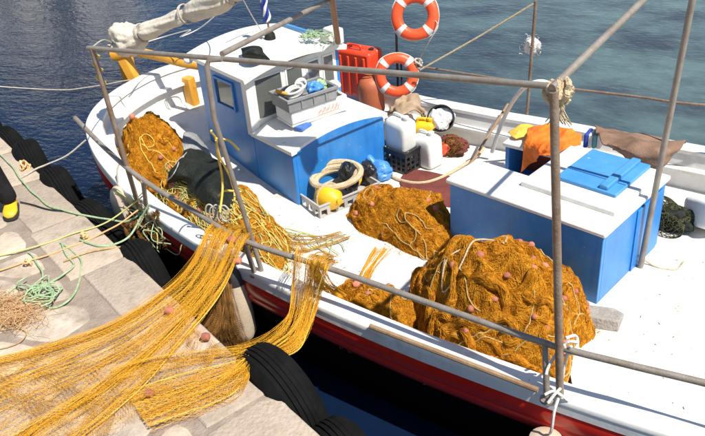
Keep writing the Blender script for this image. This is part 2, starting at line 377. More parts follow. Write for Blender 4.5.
# ------------------------------------------------------------------ quay: wall, mortar bed and separate stones
QO = V(-7.76, 4.37, 0); QD = unit(V(5.63, -1.89, 0)); QN = V(-QD[1], QD[0], 0)   # edge direction, outward normal (towards the boat)
if QN[1] < 0: QN = -QN
def qp(s, t, z): return QO + QD * s - QN * t + V(0, 0, z)
def build_quay():
    m = MB(); m.obox(qp(-14, .02, -1.5), QD * 32, -QN * 9, V(0, 0, 2.488))
    body = mesh_obj('quay', np.vstack(m.v), m.f, 'mortar', org=tuple(qp(2, 2, 0))); body['kind'] = 'structure'
    m = MB(); m.obox(qp(-14, -.0, -1.5), QD * 32, -QN * .016, V(0, 0, 2.36)); part('wall_face', m, 'quay_wall', body)
    def stone(poly, z0, z1, m_, seed, ch=.016, rough=.006, sm=1):
        g = np.random.default_rng(seed); P = np.asarray(poly); c = P.mean(0)
        # subdivide and round the outline
        Q = []
        for i in range(len(P)):
            a, b = P[i], P[(i + 1) % len(P)]; k = max(2, int(np.linalg.norm(b - a) / .09))
            for j in range(k): Q.append(a + (b - a) * j / k)
        Q = np.array(Q)
        for _ in range(sm): Q = .5 * Q + .25 * np.roll(Q, 1, 0) + .25 * np.roll(Q, -1, 0)
        Q += g.normal(size=Q.shape) * rough
        In = c + (Q - c) * (1 - ch / max(.12, np.linalg.norm(Q - c, axis=1).mean())); n = len(Q)
        tilt = g.normal(size=2) * .004
        zz = lambda A, z: z + (A - c) @ tilt
        m = MB(); rg = [[tuple(qp(p[0], p[1], z0)) for p in Q], [tuple(qp(p[0], p[1], z)) for p, z in zip(Q, zz(Q, z1 - .009))], [tuple(qp(p[0], p[1], z)) for p, z in zip(In, zz(In, z1))]]
        m.rings([np.array(r) for r in rg]); part(m_[1], m, m_[0], body, ang=30)
    g = np.random.default_rng(3)
    # coping blocks on the edge
    s = -5.0; k = 0
    while s < 11:
        ln = g.uniform(.55, 1.1); d = g.uniform(.34, .48)
        stone([(s + .005, -.03), (s + ln - .005, -.03), (s + ln - .012 + g.normal() * .02, d), (s + .012 + g.normal() * .02, d)], .80, 1.0 + g.normal() * .003, ('coping_stone', 'coping_stone'), 100 + k, rough=.0015, sm=0)
        s += ln; k += 1
    # irregular flagstones behind (cells of jittered seeds, pulled apart for the wide joints)
    pts = []
    for i in range(-10, 26):
        for j in range(0, 8):
            pts.append((i * .46 + (j % 2) * .23 + g.uniform(-.16, .16), .70 + j * .41 + g.uniform(-.14, .14)))
    pts = np.array(pts)
    for q, p in enumerate(pts):
        if p[0] < -4.2 or p[0] > 10.2 or p[1] > 3.5: continue
        poly = [np.array(z) for z in ((p[0] - 1, .53), (p[0] + 1, .53), (p[0] + 1, p[1] + 1), (p[0] - 1, p[1] + 1))]
        for r in pts[np.argsort(((pts - p) ** 2).sum(1))[1:14]]:
            mid = (p + r) / 2; d = unit(r - p); out = []
            lim = mid @ d - g.uniform(.018, .052)
            for i in range(len(poly)):
                a, b = poly[i], poly[(i + 1) % len(poly)]; da, db = a @ d - lim, b @ d - lim
                if da <= 0: out.append(a)
                if da * db < 0: out.append(a + (b - a) * (da / (da - db)))
            poly = out
            if len(poly) < 3: break
        if len(poly) >= 3: stone(poly, .95, .996 + g.normal() * .003, ('flagstone', 'flagstone'), 500 + q)
build_quay()

# ------------------------------------------------------------------ the fishing boat
BOAT = thing('fishing_boat', 'white wooden fishing boat with red strake and blue wheelhouse moored along the quay', 'boat', (-1.2, 5.46, 0))
HW = [(-6.80, 0), (-6.785, .22), (-6.76, .42), (-6.70, .66), (-6.6, .90), (-6.4, 1.15), (-6.0, 1.39), (-5.5, 1.57), (-5, 1.69), (-4.3, 1.80), (-3.6, 1.87), (-2.5, 1.94), (-1.5, 1.95), (-.5, 1.92), (.5, 1.82), (1.5, 1.62), (2.5, 1.3), (3.5, .80), (4.2, .36), (4.6, .0)]
SH = [(-6.8, 1.42), (-6.4, 1.32), (-6, 1.23), (-5, 1.05), (-4, .955), (-3, .92), (-2, .92), (-1, .94), (0, .97), (2, 1.12), (4.6, 1.6)]
def yc(x): return 5.46 + .045 * (-1.5 - x)
hw = catmull(np.array(HW), 150); hw[:, 1] = np.maximum(hw[:, 1], 0)
xs, hs = hw[:, 0], hw[:, 1]
for _ in range(3): hs[1:-1] = .5 * hs[1:-1] + .25 * hs[:-2] + .25 * hs[2:]; xs[1:-1] = .5 * xs[1:-1] + .25 * xs[:-2] + .25 * xs[2:]
hs[0] = hs[-1] = 0
def sheer(x): return interp(x, SH)
def deckz(x): return np.maximum(.55, sheer(x) - .40)
def outline(off, zf):
    # closed outline: near side stern -> bow, far side back; off = inward offset along the plan normal
    X = np.concatenate([xs, xs[-2:0:-1]]); Hh = np.concatenate([-hs, hs[-2:0:-1]]); P = np.stack([X, yc(X) + Hh], 1)
    T = np.roll(P, -1, 0) - np.roll(P, 1, 0); N = np.stack([-T[:, 1], T[:, 0]], 1); N /= (np.linalg.norm(N, axis=1)[:, None] + 1e-9)
    Q = P + N * off
    return np.stack([Q[:, 0], Q[:, 1], zf(X)], 1)
def loft(levels):
    return MB().rings([outline(o, z) for o, z in levels], caps=False)
def flip(m):
    m.f = [q[::-1] for q in m.f]; return m
def build_hull():
    part('hull', flip(loft([(.06, lambda x: sheer(x) - .36), (.10, lambda x: sheer(x) * .6 - .12), (.22, lambda x: sheer(x) * 0 + .0), (.55, lambda x: x * 0 - .4), (1.0, lambda x: x * 0 - .7)])), 'shaded_bottom', BOAT, ang=60)
    part('red_strake', flip(loft([(.004, lambda x: sheer(x) - .105), (-.002, lambda x: sheer(x) - .14), (-.004, lambda x: sheer(x) - .18), (.002, lambda x: sheer(x) - .22), (.016, lambda x: sheer(x) - .26), (.008, lambda x: sheer(x) - .275), (.012, lambda x: sheer(x) - .30), (.045, lambda x: sheer(x) - .36), (.12, lambda x: sheer(x) - .365)])), 'red_paint', BOAT, ang=35)
    part('white_strake', flip(loft([(-.002, lambda x: sheer(x) - .035), (-.005, lambda x: sheer(x) - .108), (.05, lambda x: sheer(x) - .110)])), 'white_paint', BOAT, ang=35)
    part('gunwale_cap', flip(loft([(.165, lambda x: sheer(x) - .04), (.165, lambda x: sheer(x) - .004), (.155, lambda x: sheer(x) + .004), (.002, lambda x: sheer(x) + .004), (-.006, lambda x: sheer(x) - .004), (-.006, lambda x: sheer(x) - .036), (.05, lambda x: sheer(x) - .04)])), 'white_paint', BOAT, ang=50)
    part('bulwark', flip(loft([(.20, lambda x: deckz(x) - .03), (.15, lambda x: sheer(x) - .038)])), 'white_paint', BOAT, ang=60)
    # narrow shelf (beam clamp) along the inside of the bulwark
    part('bulwark_shelf', flip(loft([(.17, lambda x: sheer(x) - .205), (.245, lambda x: sheer(x) - .205), (.245, lambda x: sheer(x) - .175), (.165, lambda x: sheer(x) - .17)])), 'white_paint', BOAT, ang=30)
    # deck with a little camber
    X = xs[3:-3]; W = hs[3:-3] - .17; T = np.linspace(-1, 1, 25)
    G = np.stack([np.stack([X, yc(X) + W * t, deckz(X) + .03 * (1 - t * t)], 1) for t in T], 1)
    m = MB().grid(G); m.f = [q[::-1] for q in m.f]; part('deck', m, 'deck_paint', BOAT)
    # scuppers: small dark slots low in the near strake would be out of sight; stern ornament: rubbing band
    part('stern_post', MB().obox(V(-6.93, yc(-6.8) - .05, -.5), V(.20, 0, 0), V(0, .10, 0), V(0, 0, 1.86)), 'white_paint', BOAT, bevel=.01)
build_hull()

def build_rudder():
    y = yc(-6.9) + .02; DX = .12
    m = MB(); m.obox(V(-7.26, y - .035, -.4), V(.30, 0, 0), V(0, .07, 0), V(.04, 0, 1.2)); part('rudder_blade', m, 'red_paint', BOAT, bevel=.01)
    m = MB(); m.obox(V(-7.06, y - .06, .7), V(.15, 0, 0), V(0, .12, 0), V(-.02, 0, .95)); rh = part('rudder_head', m, 'ochre_wood', BOAT, bevel=.015)
    m = MB(); m.obox(V(-6.90, y - .12, 1.36), V(.10, .05, 0), V(-.02, .10, 0), V(-.13, -.02, .34)); part('cheek', m, 'ochre_wood', rh, bevel=.012)
    C = catmull([(-7.057, 5.589, 1.660), (-6.798, 5.709, 1.700), (-6.481, 5.775, 1.660), (-6.249, 5.836, 1.600), (-6.023, 5.906, 1.560)], 30)
    m = MB(); Rg = []
    for i, c in enumerate(C):
        k = 1 - .35 * i / 29; t = unit(C[min(i + 1, 29)] - C[max(i - 1, 0)]); sd = unit(np.cross(t, V(0, 0, 1))); u = np.cross(sd, t)
        Rg.append(np.array([c + sd * a * .042 * k + u * b * .05 * k for a, b in ((-1, -.7), (-.7, -1), (.7, -1), (1, -.7), (1, .7), (.7, 1), (-.7, 1), (-1, .7))]))
    m.rings(Rg); part('tiller', m, 'ochre_wood', BOAT)
    b = V(*(-6.476, 6.139, 0.930)); m = MB(); m.obox(b + V(-.06, -.05, -.08), V(.12, 0, 0), V(0, .11, 0), V(-.02, 0, .44)); part('mooring_bitt', m, 'ochre_wood', BOAT, bevel=.012)
    b = b + V(.30, .62, 0); m = MB(); m.obox(b + V(-.06, -.05, -.08), V(.12, 0, 0), V(0, .11, 0), V(-.02, 0, .44)); part('mooring_bitt', m, 'ochre_wood', BOAT, bevel=.012)
build_rudder()

# wheelhouse and low cabin trunk share one rotated frame
E1 = V(.956, -.292, 0); E2 = V(.292, .956, 0); EZ = V(0, 0, 1); CA = V(-5.80, 5.65, 0)
def cp(a, b, z): return CA + E1 * a + E2 * b + EZ * z
WL, WWD, WZ0, WZ1 = .93, 1.18, .56, 1.79       # wheelhouse length, width, foot, eaves
TL, TZ = 1.60, 1.18                              # trunk reaches this far, its edge height
def build_wheelhouse():
    th = .04
    holes = [(.34, .64, .74, .90)]
    m = wall_holes(cp(0, 0, WZ0), E1 * WL, EZ * (WZ1 - WZ0), E2 * th, holes)
    wh = part('wheelhouse', m, 'blue_paint', BOAT, smooth=False)
    hz = WZ1 - WZ0
    # window in the blue side: white-edged blue frame, pane
    def window(o, a, b, nrm, fm, fw=.028, dep=.03):
        f = MB(); o = np.asarray(o); ea, eb = unit(a), unit(b); la, lb = np.linalg.norm(a), np.linalg.norm(b)
        f.obox(o + nrm * -.012, a, eb * fw, nrm * dep); f.obox(o + b - eb * fw + nrm * -.012, a, eb * fw, nrm * dep)
        f.obox(o + eb * fw + nrm * -.012, ea * fw, b - eb * 2 * fw, nrm * dep); f.obox(o + a - ea * fw + eb * fw + nrm * -.012, ea * fw, b - eb * 2 * fw, nrm * dep)
        part('window_frame', f, fm, wh, bevel=.004)
        p = MB(); p.obox(o + ea * fw * .6 + eb * fw * .6 - nrm * .006, a - ea * fw * 1.2, b - eb * fw * 1.2, nrm * .005); part('pane', p, 'glass', wh, smooth=False)
    window(cp(WL * .34, 0, WZ0 + hz * .64), E1 * WL * .40, EZ * hz * .26, -E2, 'blue_paint')
    # other blue walls
    m = MB().obox(cp(0, th, WZ0), E1 * th, E2 * (WWD - 2 * th), EZ * hz); part('stern_wall', m, 'blue_paint', wh, smooth=False)
    m = wall_holes(cp(0, WWD - th, WZ0), E1 * WL, EZ * hz, E2 * th, [(.25, .56, .8, .86)]); part('far_wall', m, 'blue_paint', wh, smooth=False)
    # front wall with a row of windows above the trunk
    ow = cp(WL - th, th, TZ - .05); aw = E2 * (WWD - 2 * th); bw = EZ * (WZ1 - TZ + .05)
    hl = [(.04, .24, .36, .92), (.395, .24, .60, .92), (.635, .24, .80, .92), (.83, .24, .975, .92)]
    m = wall_holes(ow, aw, bw, E1 * th, hl); part('front_wall', m, 'white_paint', wh, smooth=False)
    for h in hl: window(ow + E1 * th + aw * h[0] + bw * h[1], aw * (h[2] - h[0]), bw * (h[3] - h[1]), E1, 'white_paint', .02, .022)
    m = MB().obox(cp(WL - th, th, WZ0), E1 * th, E2 * (WWD - 2 * th), EZ * (TZ - .05 - WZ0)); part('lower_front_wall', m, 'interior', wh, smooth=False)
    # white corner post on the near front corner
    m = MB().obox(cp(WL - .075, -.012, TZ - .02), E1 * .09, E2 * .10, EZ * (WZ1 - TZ + .02)); part('corner_post', m, 'white_paint', wh, bevel=.006)
    m = MB().obox(cp(.1, .15, 1.18), E1 * .5, E2 * .8, EZ * .03); part('dashboard', m, 'interior', wh)
    # cambered roof with overhang, rim and raised corner block
    na, nb = 10, 24; G = np.zeros((na, nb, 3))
    for i, a in enumerate(np.linspace(-.09, WL + .085, na)):
        for j, b in enumerate(np.linspace(-.07, WWD + .06, nb)):
            q = (b - WWD / 2) / (WWD / 2); G[i, j] = cp(a, b, WZ1 + .045 + .075 * (1 - q * q) - .02 * (a / WL))
    m = MB().grid(G, .05); rf = part('roof', m, 'white_paint', wh, ang=35)
    m = MB().obox(cp(WL - .10, WWD - .16, WZ1 + .045), E1 * .19, E2 * .05, EZ * .11); m.obox(cp(WL - .10, WWD - .11, WZ1 + .03), E1 * .19, E2 * .14, EZ * .17)
    part('roof_block', m, 'white_paint', wh, bevel=.02)
    m = MB().obox(cp(.02, WWD - .10, WZ1 + .07), E1 * .62, E2 * .03, EZ * .035); part('roof_strip', m, 'pale_blue_paint', wh)
    # small grab lamp at the near stern eave
    part('eave_lamp', MB().blob(cp(-.06, -.06, WZ1 - .03), (.05, .05, .045), .02), 'white_paint', wh)
build_wheelhouse()
def build_trunk():
    m = MB(); d = TZ - WZ0 - .02
    m.obox(cp(WL + .002, .0, WZ0), E1 * (TL - WL), E2 * .04, EZ * d)
    m.obox(cp(TL - .04, .04, WZ0), E1 * .042, E2 * (WWD - .04), EZ * (d + .02))
    m.obox(cp(WL + .002, WWD - .04, WZ0), E1 * (TL - WL - .044), E2 * .04, EZ * d)
    tr = part('cabin_trunk', m, 'blue_paint', BOAT, bevel=.008)
    # curved gable above the front panel, under the cambered white top
    nb = 30; Bs = np.linspace(0.0, WWD, nb); cam_ = lambda b: .085 * (1 - ((b - WWD * .5) / (WWD * .5)) ** 2)
    lo = [cp(TL + .0025, b, TZ - .0) for b in Bs]; up = [cp(TL + .0025, b, TZ + cam_(b)) for b in Bs]
    m = MB().grid(np.array([lo, up]), .03); part('front_gable', m, 'blue_paint', tr, ang=30)
    G = np.zeros((8, nb, 3))
    for i, a in enumerate(np.linspace(WL + .004, TL + .03, 8)):
        for j, b in enumerate(np.linspace(-.03, WWD + .03, nb)): G[i, j] = cp(a, b, TZ + .028 + cam_(min(max(b, 0), WWD)))
    m = MB().grid(G, .04); part('trunk_top', m, 'white_paint', tr, ang=35)
    part('foot_batten', MB().obox(cp(.0, -.018, WZ0 - .03), E1 * TL, E2 * .018, EZ * .05), 'blue_paint', tr)
build_trunk()

# engine box amidships
B1 = V(.982, -.19, 0); B2 = V(.175, .985, 0); BN = V(-1.235, 4.985, 0)
def bp_(a, b, z): return BN - B1 * a + B2 * b + EZ * z
def build_engine_box():
    m = MB(); L_, W_, LN, WN = 1.43, 1.08, .90, .41; h = .67
    m.obox(bp_(L_, 0, .54), B1 * L_, B2 * .04, EZ * h); m.obox(bp_(.04, .04, .54), B1 * .04, B2 * (W_ - .08), EZ * h)
    m.obox(bp_(L_, .04, .54), B1 * .04, B2 * (WN - .04), EZ * h); m.obox(bp_(L_ - .04, WN - .04, .54), B1 * (L_ - LN - .04), B2 * .04, EZ * h)
    m.obox(bp_(LN, WN - .04, .54), B1 * .04, B2 * (W_ - WN), EZ * h); m.obox(bp_(LN, W_ - .04, .54), B1 * LN, B2 * .04, EZ * h)
    eb = part('engine_box', m, 'blue_paint', BOAT, bevel=.006)
    part('end_panel', MB().obox(bp_(-.001, .56, .58), B1 * .012, B2 * .46, EZ * .58), 'blue_paint', eb, bevel=.004)
    o1 = [(L_ + .025, -.03), (-.025, -.03), (-.025, W_ + .025), (LN + .02, W_ + .025), (LN + .02, WN + .02), (L_ + .025, WN + .02)]
    t = MB(); t.add([bp_(a_, b_, 1.205) for a_, b_ in o1] + [bp_(a_, b_, 1.247) for a_, b_ in o1], [(5, 4, 3, 2, 1, 0), (6, 7, 8, 9, 10, 11)] + [(k, (k + 1) % 6, (k + 1) % 6 + 6, k + 6) for k in range(6)])
    part('box_top', t, 'white_paint', eb, bevel=.014)
    part('hatch_coaming', MB().obox(bp_(.875, .235, 1.243), B1 * .84, B2 * .82, EZ * .05), 'white_paint', eb, bevel=.012)
    lid = part('hatch_lid', MB().obox(bp_(.66, .42, 1.291), B1 * .53, B2 * .62, EZ * .034), 'pale_blue_paint', eb, bevel=.008)
    part('lid_bar', MB().obox(bp_(.285, .44, 1.323), B1 * .075, B2 * .58, EZ * .04), 'pale_blue_paint', eb, bevel=.010)
    part('lid_batten', MB().obox(bp_(.655, .60, 1.323), B1 * .36, B2 * .022, EZ * .010), 'pale_blue_paint', eb, bevel=.002)
    part('lid_batten', MB().obox(bp_(.205, .60, 1.323), B1 * .07, B2 * .022, EZ * .010), 'pale_blue_paint', eb, bevel=.002)
    # small blue locker in the notch behind, open towards the camera, white rim on top
    lk = MB(); o = V(-2.66, 6.52, .55)
    lk.obox(o, V(.045, -.005, 0), V(.03, .30, 0), EZ * .44); lk.obox(o + V(.56, -.06, 0), V(.045, -.005, 0), V(.03, .30, 0), EZ * .44)
    lk.obox(o + V(.03, .305, 0), V(.60, -.06, 0), V(0, .035, 0), EZ * .44); lk.obox(o + V(.045, .0, 0), V(.515, -.055, 0), V(0, .03, 0), EZ * .08)
    lo = part('locker', lk, 'blue_paint', BOAT, bevel=.006)
    part('locker_inside', MB().obox(o + V(.05, .27, .085), V(.51, -.055, 0), V(0, .03, 0), EZ * .35), 'maroon_cloth', lo)
    part('locker_top', MB().obox(o + V(-.02, -.03, .445), V(.66, -.07, 0), V(.035, .40, 0), EZ * .04), 'white_paint', lo, bevel=.008)
    # side bench along the far bulwark behind the wheelhouse
    sb = MB(); sb.obox(V(-5.35, 6.86, .76), V(1.42, .10, 0), V(0, .26, 0), EZ * .04)
    bn_ = part('side_bench', sb, 'white_paint', BOAT, bevel=.006)
    for x in (-5.25, -4.65, -4.05): part('bench_leg', MB().obox(V(x, 6.90 + (x + 5.3) * .07, .54), V(.05, 0, 0), V(0, .16, 0), EZ * .22), 'white_paint', bn_)
build_engine_box()

def pipe(name, P, r, m='steel', n=None, sides=10, parent=BOAT):
    C = catmull(P, n) if n else np.asarray(P, float); return part(name, MB().tube(C, r, sides), m, parent)
def build_rails():
    pipe('rail', [(-5.996, 4.163, 1.660), (-5.333, 3.940, 1.550), (-4.785, 3.804, 1.450), (-4.065, 3.698, 1.350), (-3.554, 3.628, 1.290), (-2.702, 3.648, 1.260), (-1.887, 3.605, 1.265), (-1.158, 3.562, 1.280), (-0.688, 3.575, 1.300), (-0.267, 3.612, 1.310), (.9, 3.68, 1.36), (2.2, 4.15, 1.5)], .022, n=80)
    for a, b in (((-4.986, 3.924, 1.020), (-4.772, 3.791, 1.450)), ((-3.588, 3.712, 0.920), (-3.561, 3.625, 1.290)), ((-1.094, 3.481, 0.920), (-1.158, 3.562, 1.280)), ((.35, 3.63, .98), (.35, 3.63, 1.33))):
        st = pipe('stanchion', [a, b], .02)
        part('foot_flange', MB().lathe([(.045, -.012), (.045, .006), (.026, .012)], a, 12), 'steel', st)
    pipe('post', [(-5.010, 3.874, 1.020), (-5.062, 3.834, 2.550)], .021, 'rusty_steel')
    pipe('post', [(-3.545, 3.749, 0.930), (-3.631, 3.607, 2.300), (-3.573, 3.568, 2.700), (-3.567, 3.590, 2.735), (-3.484, 3.627, 2.740)], .019, 'steel')
    pipe('post', [(-1.028, 3.525, 0.930), (-1.201, 3.548, 2.890)], .024, 'rusty_steel')
    pipe('post', [(-1.074, 5.635, 0.560), (-.96, 5.57, 3.23)], .024, 'steel')
    pipe('upper_rail', [(-5.115, 3.839, 2.550), (-2.776, 3.745, 2.740), (-1.247, 3.588, 2.900)], .0185, n=10)
    pipe('crossbar', [(-1.212, 3.547, 2.910), (-.965, 5.54, 3.20)], .021)
    pipe('crossbar', [(-3.702, 3.862, 2.670), (-4.112, 5.816, 2.500)], .021)
    # far side: gunwale posts and the rail between them
    pipe('far_post', [(-2.806, 7.454, 0.930), (-2.768, 7.452, 2.160)], .017, 'rusty_steel')
    pipe('far_post', [(.55, 7.28, .98), (.55, 7.35, 1.56)], .019, 'rusty_steel')
    pipe('far_rail', [(-4.043, 7.244, 1.380), (-3.239, 7.178, 1.400), (-2.397, 7.133, 1.420), (-1.577, 7.115, 1.450), (-1.003, 7.099, 1.470), (.6, 7.35, 1.55)], .013, 'rusty_steel', n=20)
    pipe('far_post', [(-4.363, 7.370, 1.000), (-4.303, 7.290, 1.860)], .014, 'black_iron')
    pipe('far_post', [(-4.289, 7.334, 1.000), (-4.306, 7.372, 1.420)], .012, 'black_iron')
    # mizzen mast stepped on the wheelhouse roof
    a, b = V(*(-4.498, 6.422, 1.860)), V(*(-4.084, 5.790, 2.500)); pipe('mast', [a, b, a + (b - a) * 3.2], [.03, .03, .024], 'brown_wood')
build_rails()

# ------------------------------------------------------------------ nets
def heap(name, label, c, rx, ry, H, rot=0.0, zb=.55, seed=1, n_thr=1500, tm='net_thread', core='net_core', floats=0, cords=3, power=(2.2, .62), lump=.06, thr_r=.0013, cordm='cork_line', base_fn=None, skirt=.18, folds=0, fr=.03):
    """a heap of net: lumpy folded body, thousands of loose threads on it, cork floats and lines"""
    g = np.random.default_rng(seed); ca, sa = math.cos(rot), math.sin(rot)
    T = thing(name, label, 'fishing net', (c[0], c[1], zb), 'heaps of fishing net on the deck')
    def surf(th, rho, lift=0.0):
        edge = 1 + .10 * np.sin(2 * th + seed) + .07 * np.sin(3 * th + 2 * seed) + .05 * np.sin(5 * th + seed * .7)
        x, y = rho * edge * np.cos(th) * rx, rho * edge * np.sin(th) * ry
        X, Y = c[0] + ca * x - sa * y, c[1] + sa * x + ca * y
        h = np.clip(1 - np.clip(rho, 0, 1) ** power[0], 0, 1) ** power[1] * H
        P = np.stack([X, Y, h], -1)
        f = np.clip(h / (H * .35), 0, 1)
        d = lump * (nz(P, 4.5, seed) * .8 + .75 * (1 - np.abs(nz(P, 8, seed + 1))) - .35 + .42 * (1 - np.abs(nz(P, 19, seed + 2))) - .2 + .20 * nz(P, 48, seed + 4)) * (.25 + .75 * f)
        z0 = zb if base_fn is None else base_fn(X, Y)
        return np.stack([X, Y, z0 + np.maximum(h + d, .008 * (rho < 1.05)) + lift], -1)
    th = np.linspace(0, 2 * math.pi, 168, endpoint=False); Rg = []
    for rho in np.concatenate([[1.0, .995, .985, .97, .95], np.linspace(.93, .01, 60)]): Rg.append(surf(th, np.full_like(th, rho)))
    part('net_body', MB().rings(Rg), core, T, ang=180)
    def walk(n, m, step, spread, lo, hi, skirt=skirt):
        t0 = g.uniform(0, 2 * math.pi, n); r0 = g.uniform(0, 1, n) ** .36 * (1 + skirt * g.uniform(0, 1, n) ** 4); a = g.uniform(0, 2 * math.pi, n)
        x, y = r0 * np.cos(t0), r0 * np.sin(t0); L = []
        cur = g.normal(size=n) * spread
        for k in range(m):
            th_, rh = np.arctan2(y, x), np.hypot(x, y)
            L.append((th_.copy(), rh.copy())); cur = cur * .8 + g.normal(size=n) * spread; a = a + cur
            hf = lambda q: np.clip(1 - np.clip(q, 0, 1) ** power[0], 0, 1) ** power[1] * H
            sl = np.abs(hf(rh + .02) - hf(rh - .02)) / .04 / min(rx, ry); kx, ky = np.cos(th_), np.sin(th_); ra = (np.cos(a) * kx + np.sin(a) * ky) * step; ta = (-np.cos(a) * ky + np.sin(a) * kx) * step
            ra = ra / np.sqrt(1 + sl ** 2); x = x + ra * kx - ta * ky; y = y + ra * ky + ta * kx
            rr = np.hypot(x, y); over = rr > 1 + skirt; a = np.where(over, a + 1.2, a)
        off = g.uniform(lo, hi, n); P = np.stack([surf(t_, r_, off + g.normal(size=n) * .003) for t_, r_ in L], 1)
        return P
    threads('threads', walk(int(n_thr * 1.25), 7, .034, .40, -.003, .013), thr_r, tm, T, kind='stuff')
    threads('mesh_lines', walk(n_thr // 5, 14, .026, .16, .002, .018), thr_r * 1.3, tm, T, kind='stuff')
    for k in range(folds):          # rolled folds of net laid over the heap
        C_ = catmull(walk(1, 12, .075, .22, -.006, .004, .02)[0], 48); rr = fr * g.uniform(.6, 1.25) * (.35 + .65 * np.sin(np.linspace(.05, 3.09, 48)) ** .6) * (1 + .25 * np.sin(np.linspace(0, g.uniform(6, 16), 48) + k))
        mb = MB().tube(C_, rr, 10); vv = mb.v[0]; mb.v[0] = vv + (fr * .30 * nz(vv, 42, seed + k))[:, None] * V(.5, .5, 1); part('net_fold', mb, core, T, ang=180)
        Tn = np.gradient(C_, axis=0); Tn /= np.linalg.norm(Tn, axis=1)[:, None] + 1e-9; sx_ = np.cross(Tn, EZ); sx_ /= np.linalg.norm(sx_, axis=1)[:, None] + 1e-9; sy_ = np.cross(sx_, Tn)
        J = 18; aj = g.uniform(-.4, 3.5, J); tw = g.normal(size=J) * .9; st = np.linspace(0, 1, 48)
        Q_ = np.stack([C_ + (rr * g.uniform(.96, 1.22))[:, None] * (np.cos(aj[j] + tw[j] * st + .25 * np.sin(st * 30 + j))[:, None] * sx_ + np.sin(aj[j] + tw[j] * st + .25 * np.sin(st * 30 + j))[:, None] * sy_) for j in range(J)], 0)[:, ::2]
        threads('fold_threads', Q_, thr_r, tm, T, kind='stuff')
    for k in range(cords):
        P = walk(1, 26, .06, .16, .012, .02, .02)[0]; part('cork_line', MB().tube(catmull(P, 90), .0045, 6), cordm, T)
    fl = None
    for k in range(floats):
        t_, r_ = g.uniform(0, 2 * math.pi), math.sqrt(g.uniform(.05, .95)); p = surf(np.array([t_]), np.array([r_]), .012)[0]
        if fl is None:
            m = MB().lathe([(.008, -.032), (.022, -.027), (.030, -.012), (.031, .004), (.027, .020), (.014, .031), (.008, .032)], (0, 0, 0), 12)
            fl = mesh_obj('float', np.vstack(m.v), m.f, 'cork', org=(0, 0, 0)); q = fl
        else: q = fl.copy(); COL.objects.link(q)
        q.parent = T; q.location = tuple(p - ORG[T.name]); q.rotation_euler = (g.uniform(0, 3), g.uniform(0, 3), g.uniform(0, 3)); sc_ = g.uniform(.6, .95); q.scale = (sc_,) * 3
    return T, surf

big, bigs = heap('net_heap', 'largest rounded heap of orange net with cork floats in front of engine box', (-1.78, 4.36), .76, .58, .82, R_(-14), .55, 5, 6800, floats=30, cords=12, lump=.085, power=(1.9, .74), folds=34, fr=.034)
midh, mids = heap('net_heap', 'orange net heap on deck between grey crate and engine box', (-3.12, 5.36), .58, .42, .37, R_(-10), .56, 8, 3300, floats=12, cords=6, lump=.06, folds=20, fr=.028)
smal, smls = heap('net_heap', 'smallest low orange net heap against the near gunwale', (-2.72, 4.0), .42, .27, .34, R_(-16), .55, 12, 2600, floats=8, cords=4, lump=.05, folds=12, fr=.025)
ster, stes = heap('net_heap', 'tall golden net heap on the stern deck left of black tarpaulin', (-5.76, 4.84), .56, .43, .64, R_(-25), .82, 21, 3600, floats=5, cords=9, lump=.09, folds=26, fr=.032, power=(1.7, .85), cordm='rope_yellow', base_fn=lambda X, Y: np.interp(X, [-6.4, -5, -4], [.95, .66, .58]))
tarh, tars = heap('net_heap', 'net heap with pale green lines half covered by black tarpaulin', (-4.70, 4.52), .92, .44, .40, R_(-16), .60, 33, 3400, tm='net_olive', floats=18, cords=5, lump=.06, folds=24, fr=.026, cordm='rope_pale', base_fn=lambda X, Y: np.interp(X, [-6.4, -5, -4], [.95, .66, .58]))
def green_lines():
    g = np.random.default_rng(4); k = 0
    for i in range(110):      # pale green and straw lines looped over the tarpaulin heap
        t0 = g.uniform(-3.0, .4); r0 = g.uniform(.2, .95); P = []
        a = g.uniform(0, 6.28)
        for j in range(7):
            x, y = r0 * math.cos(t0) + .11 * j * math.cos(a), r0 * math.sin(t0) + .11 * j * math.sin(a); a += g.normal() * .35
            P.append(tars(np.array([math.atan2(y, x)]), np.array([min(1.08, math.hypot(x, y))]), g.uniform(.015, .05))[0])
        part('loose_line', rope(P, .0036, 30, 5), ['rope_pale', 'rope_yellow', 'rope_green', 'rope_pale', 'rope_yellow'][i % 5], tarh)
green_lines()
def loop_line():      # doubled cord hanging down the front of the big heap
    pts = [(1.75, .10), (1.95, .25), (2.6, .30), (-2.55, .42), (-2.35, .60), (-2.12, .68), (-1.98, .62), (-2.1, .45), (-2.5, .28), (2.6, .16), (1.75, .05)]
    P = [bigs(np.array([t]), np.array([r]), .02)[0] for t, r in pts]
    part('looped_cord', rope(P, .007, 90, 6), 'rope_straw', big)
loop_line()

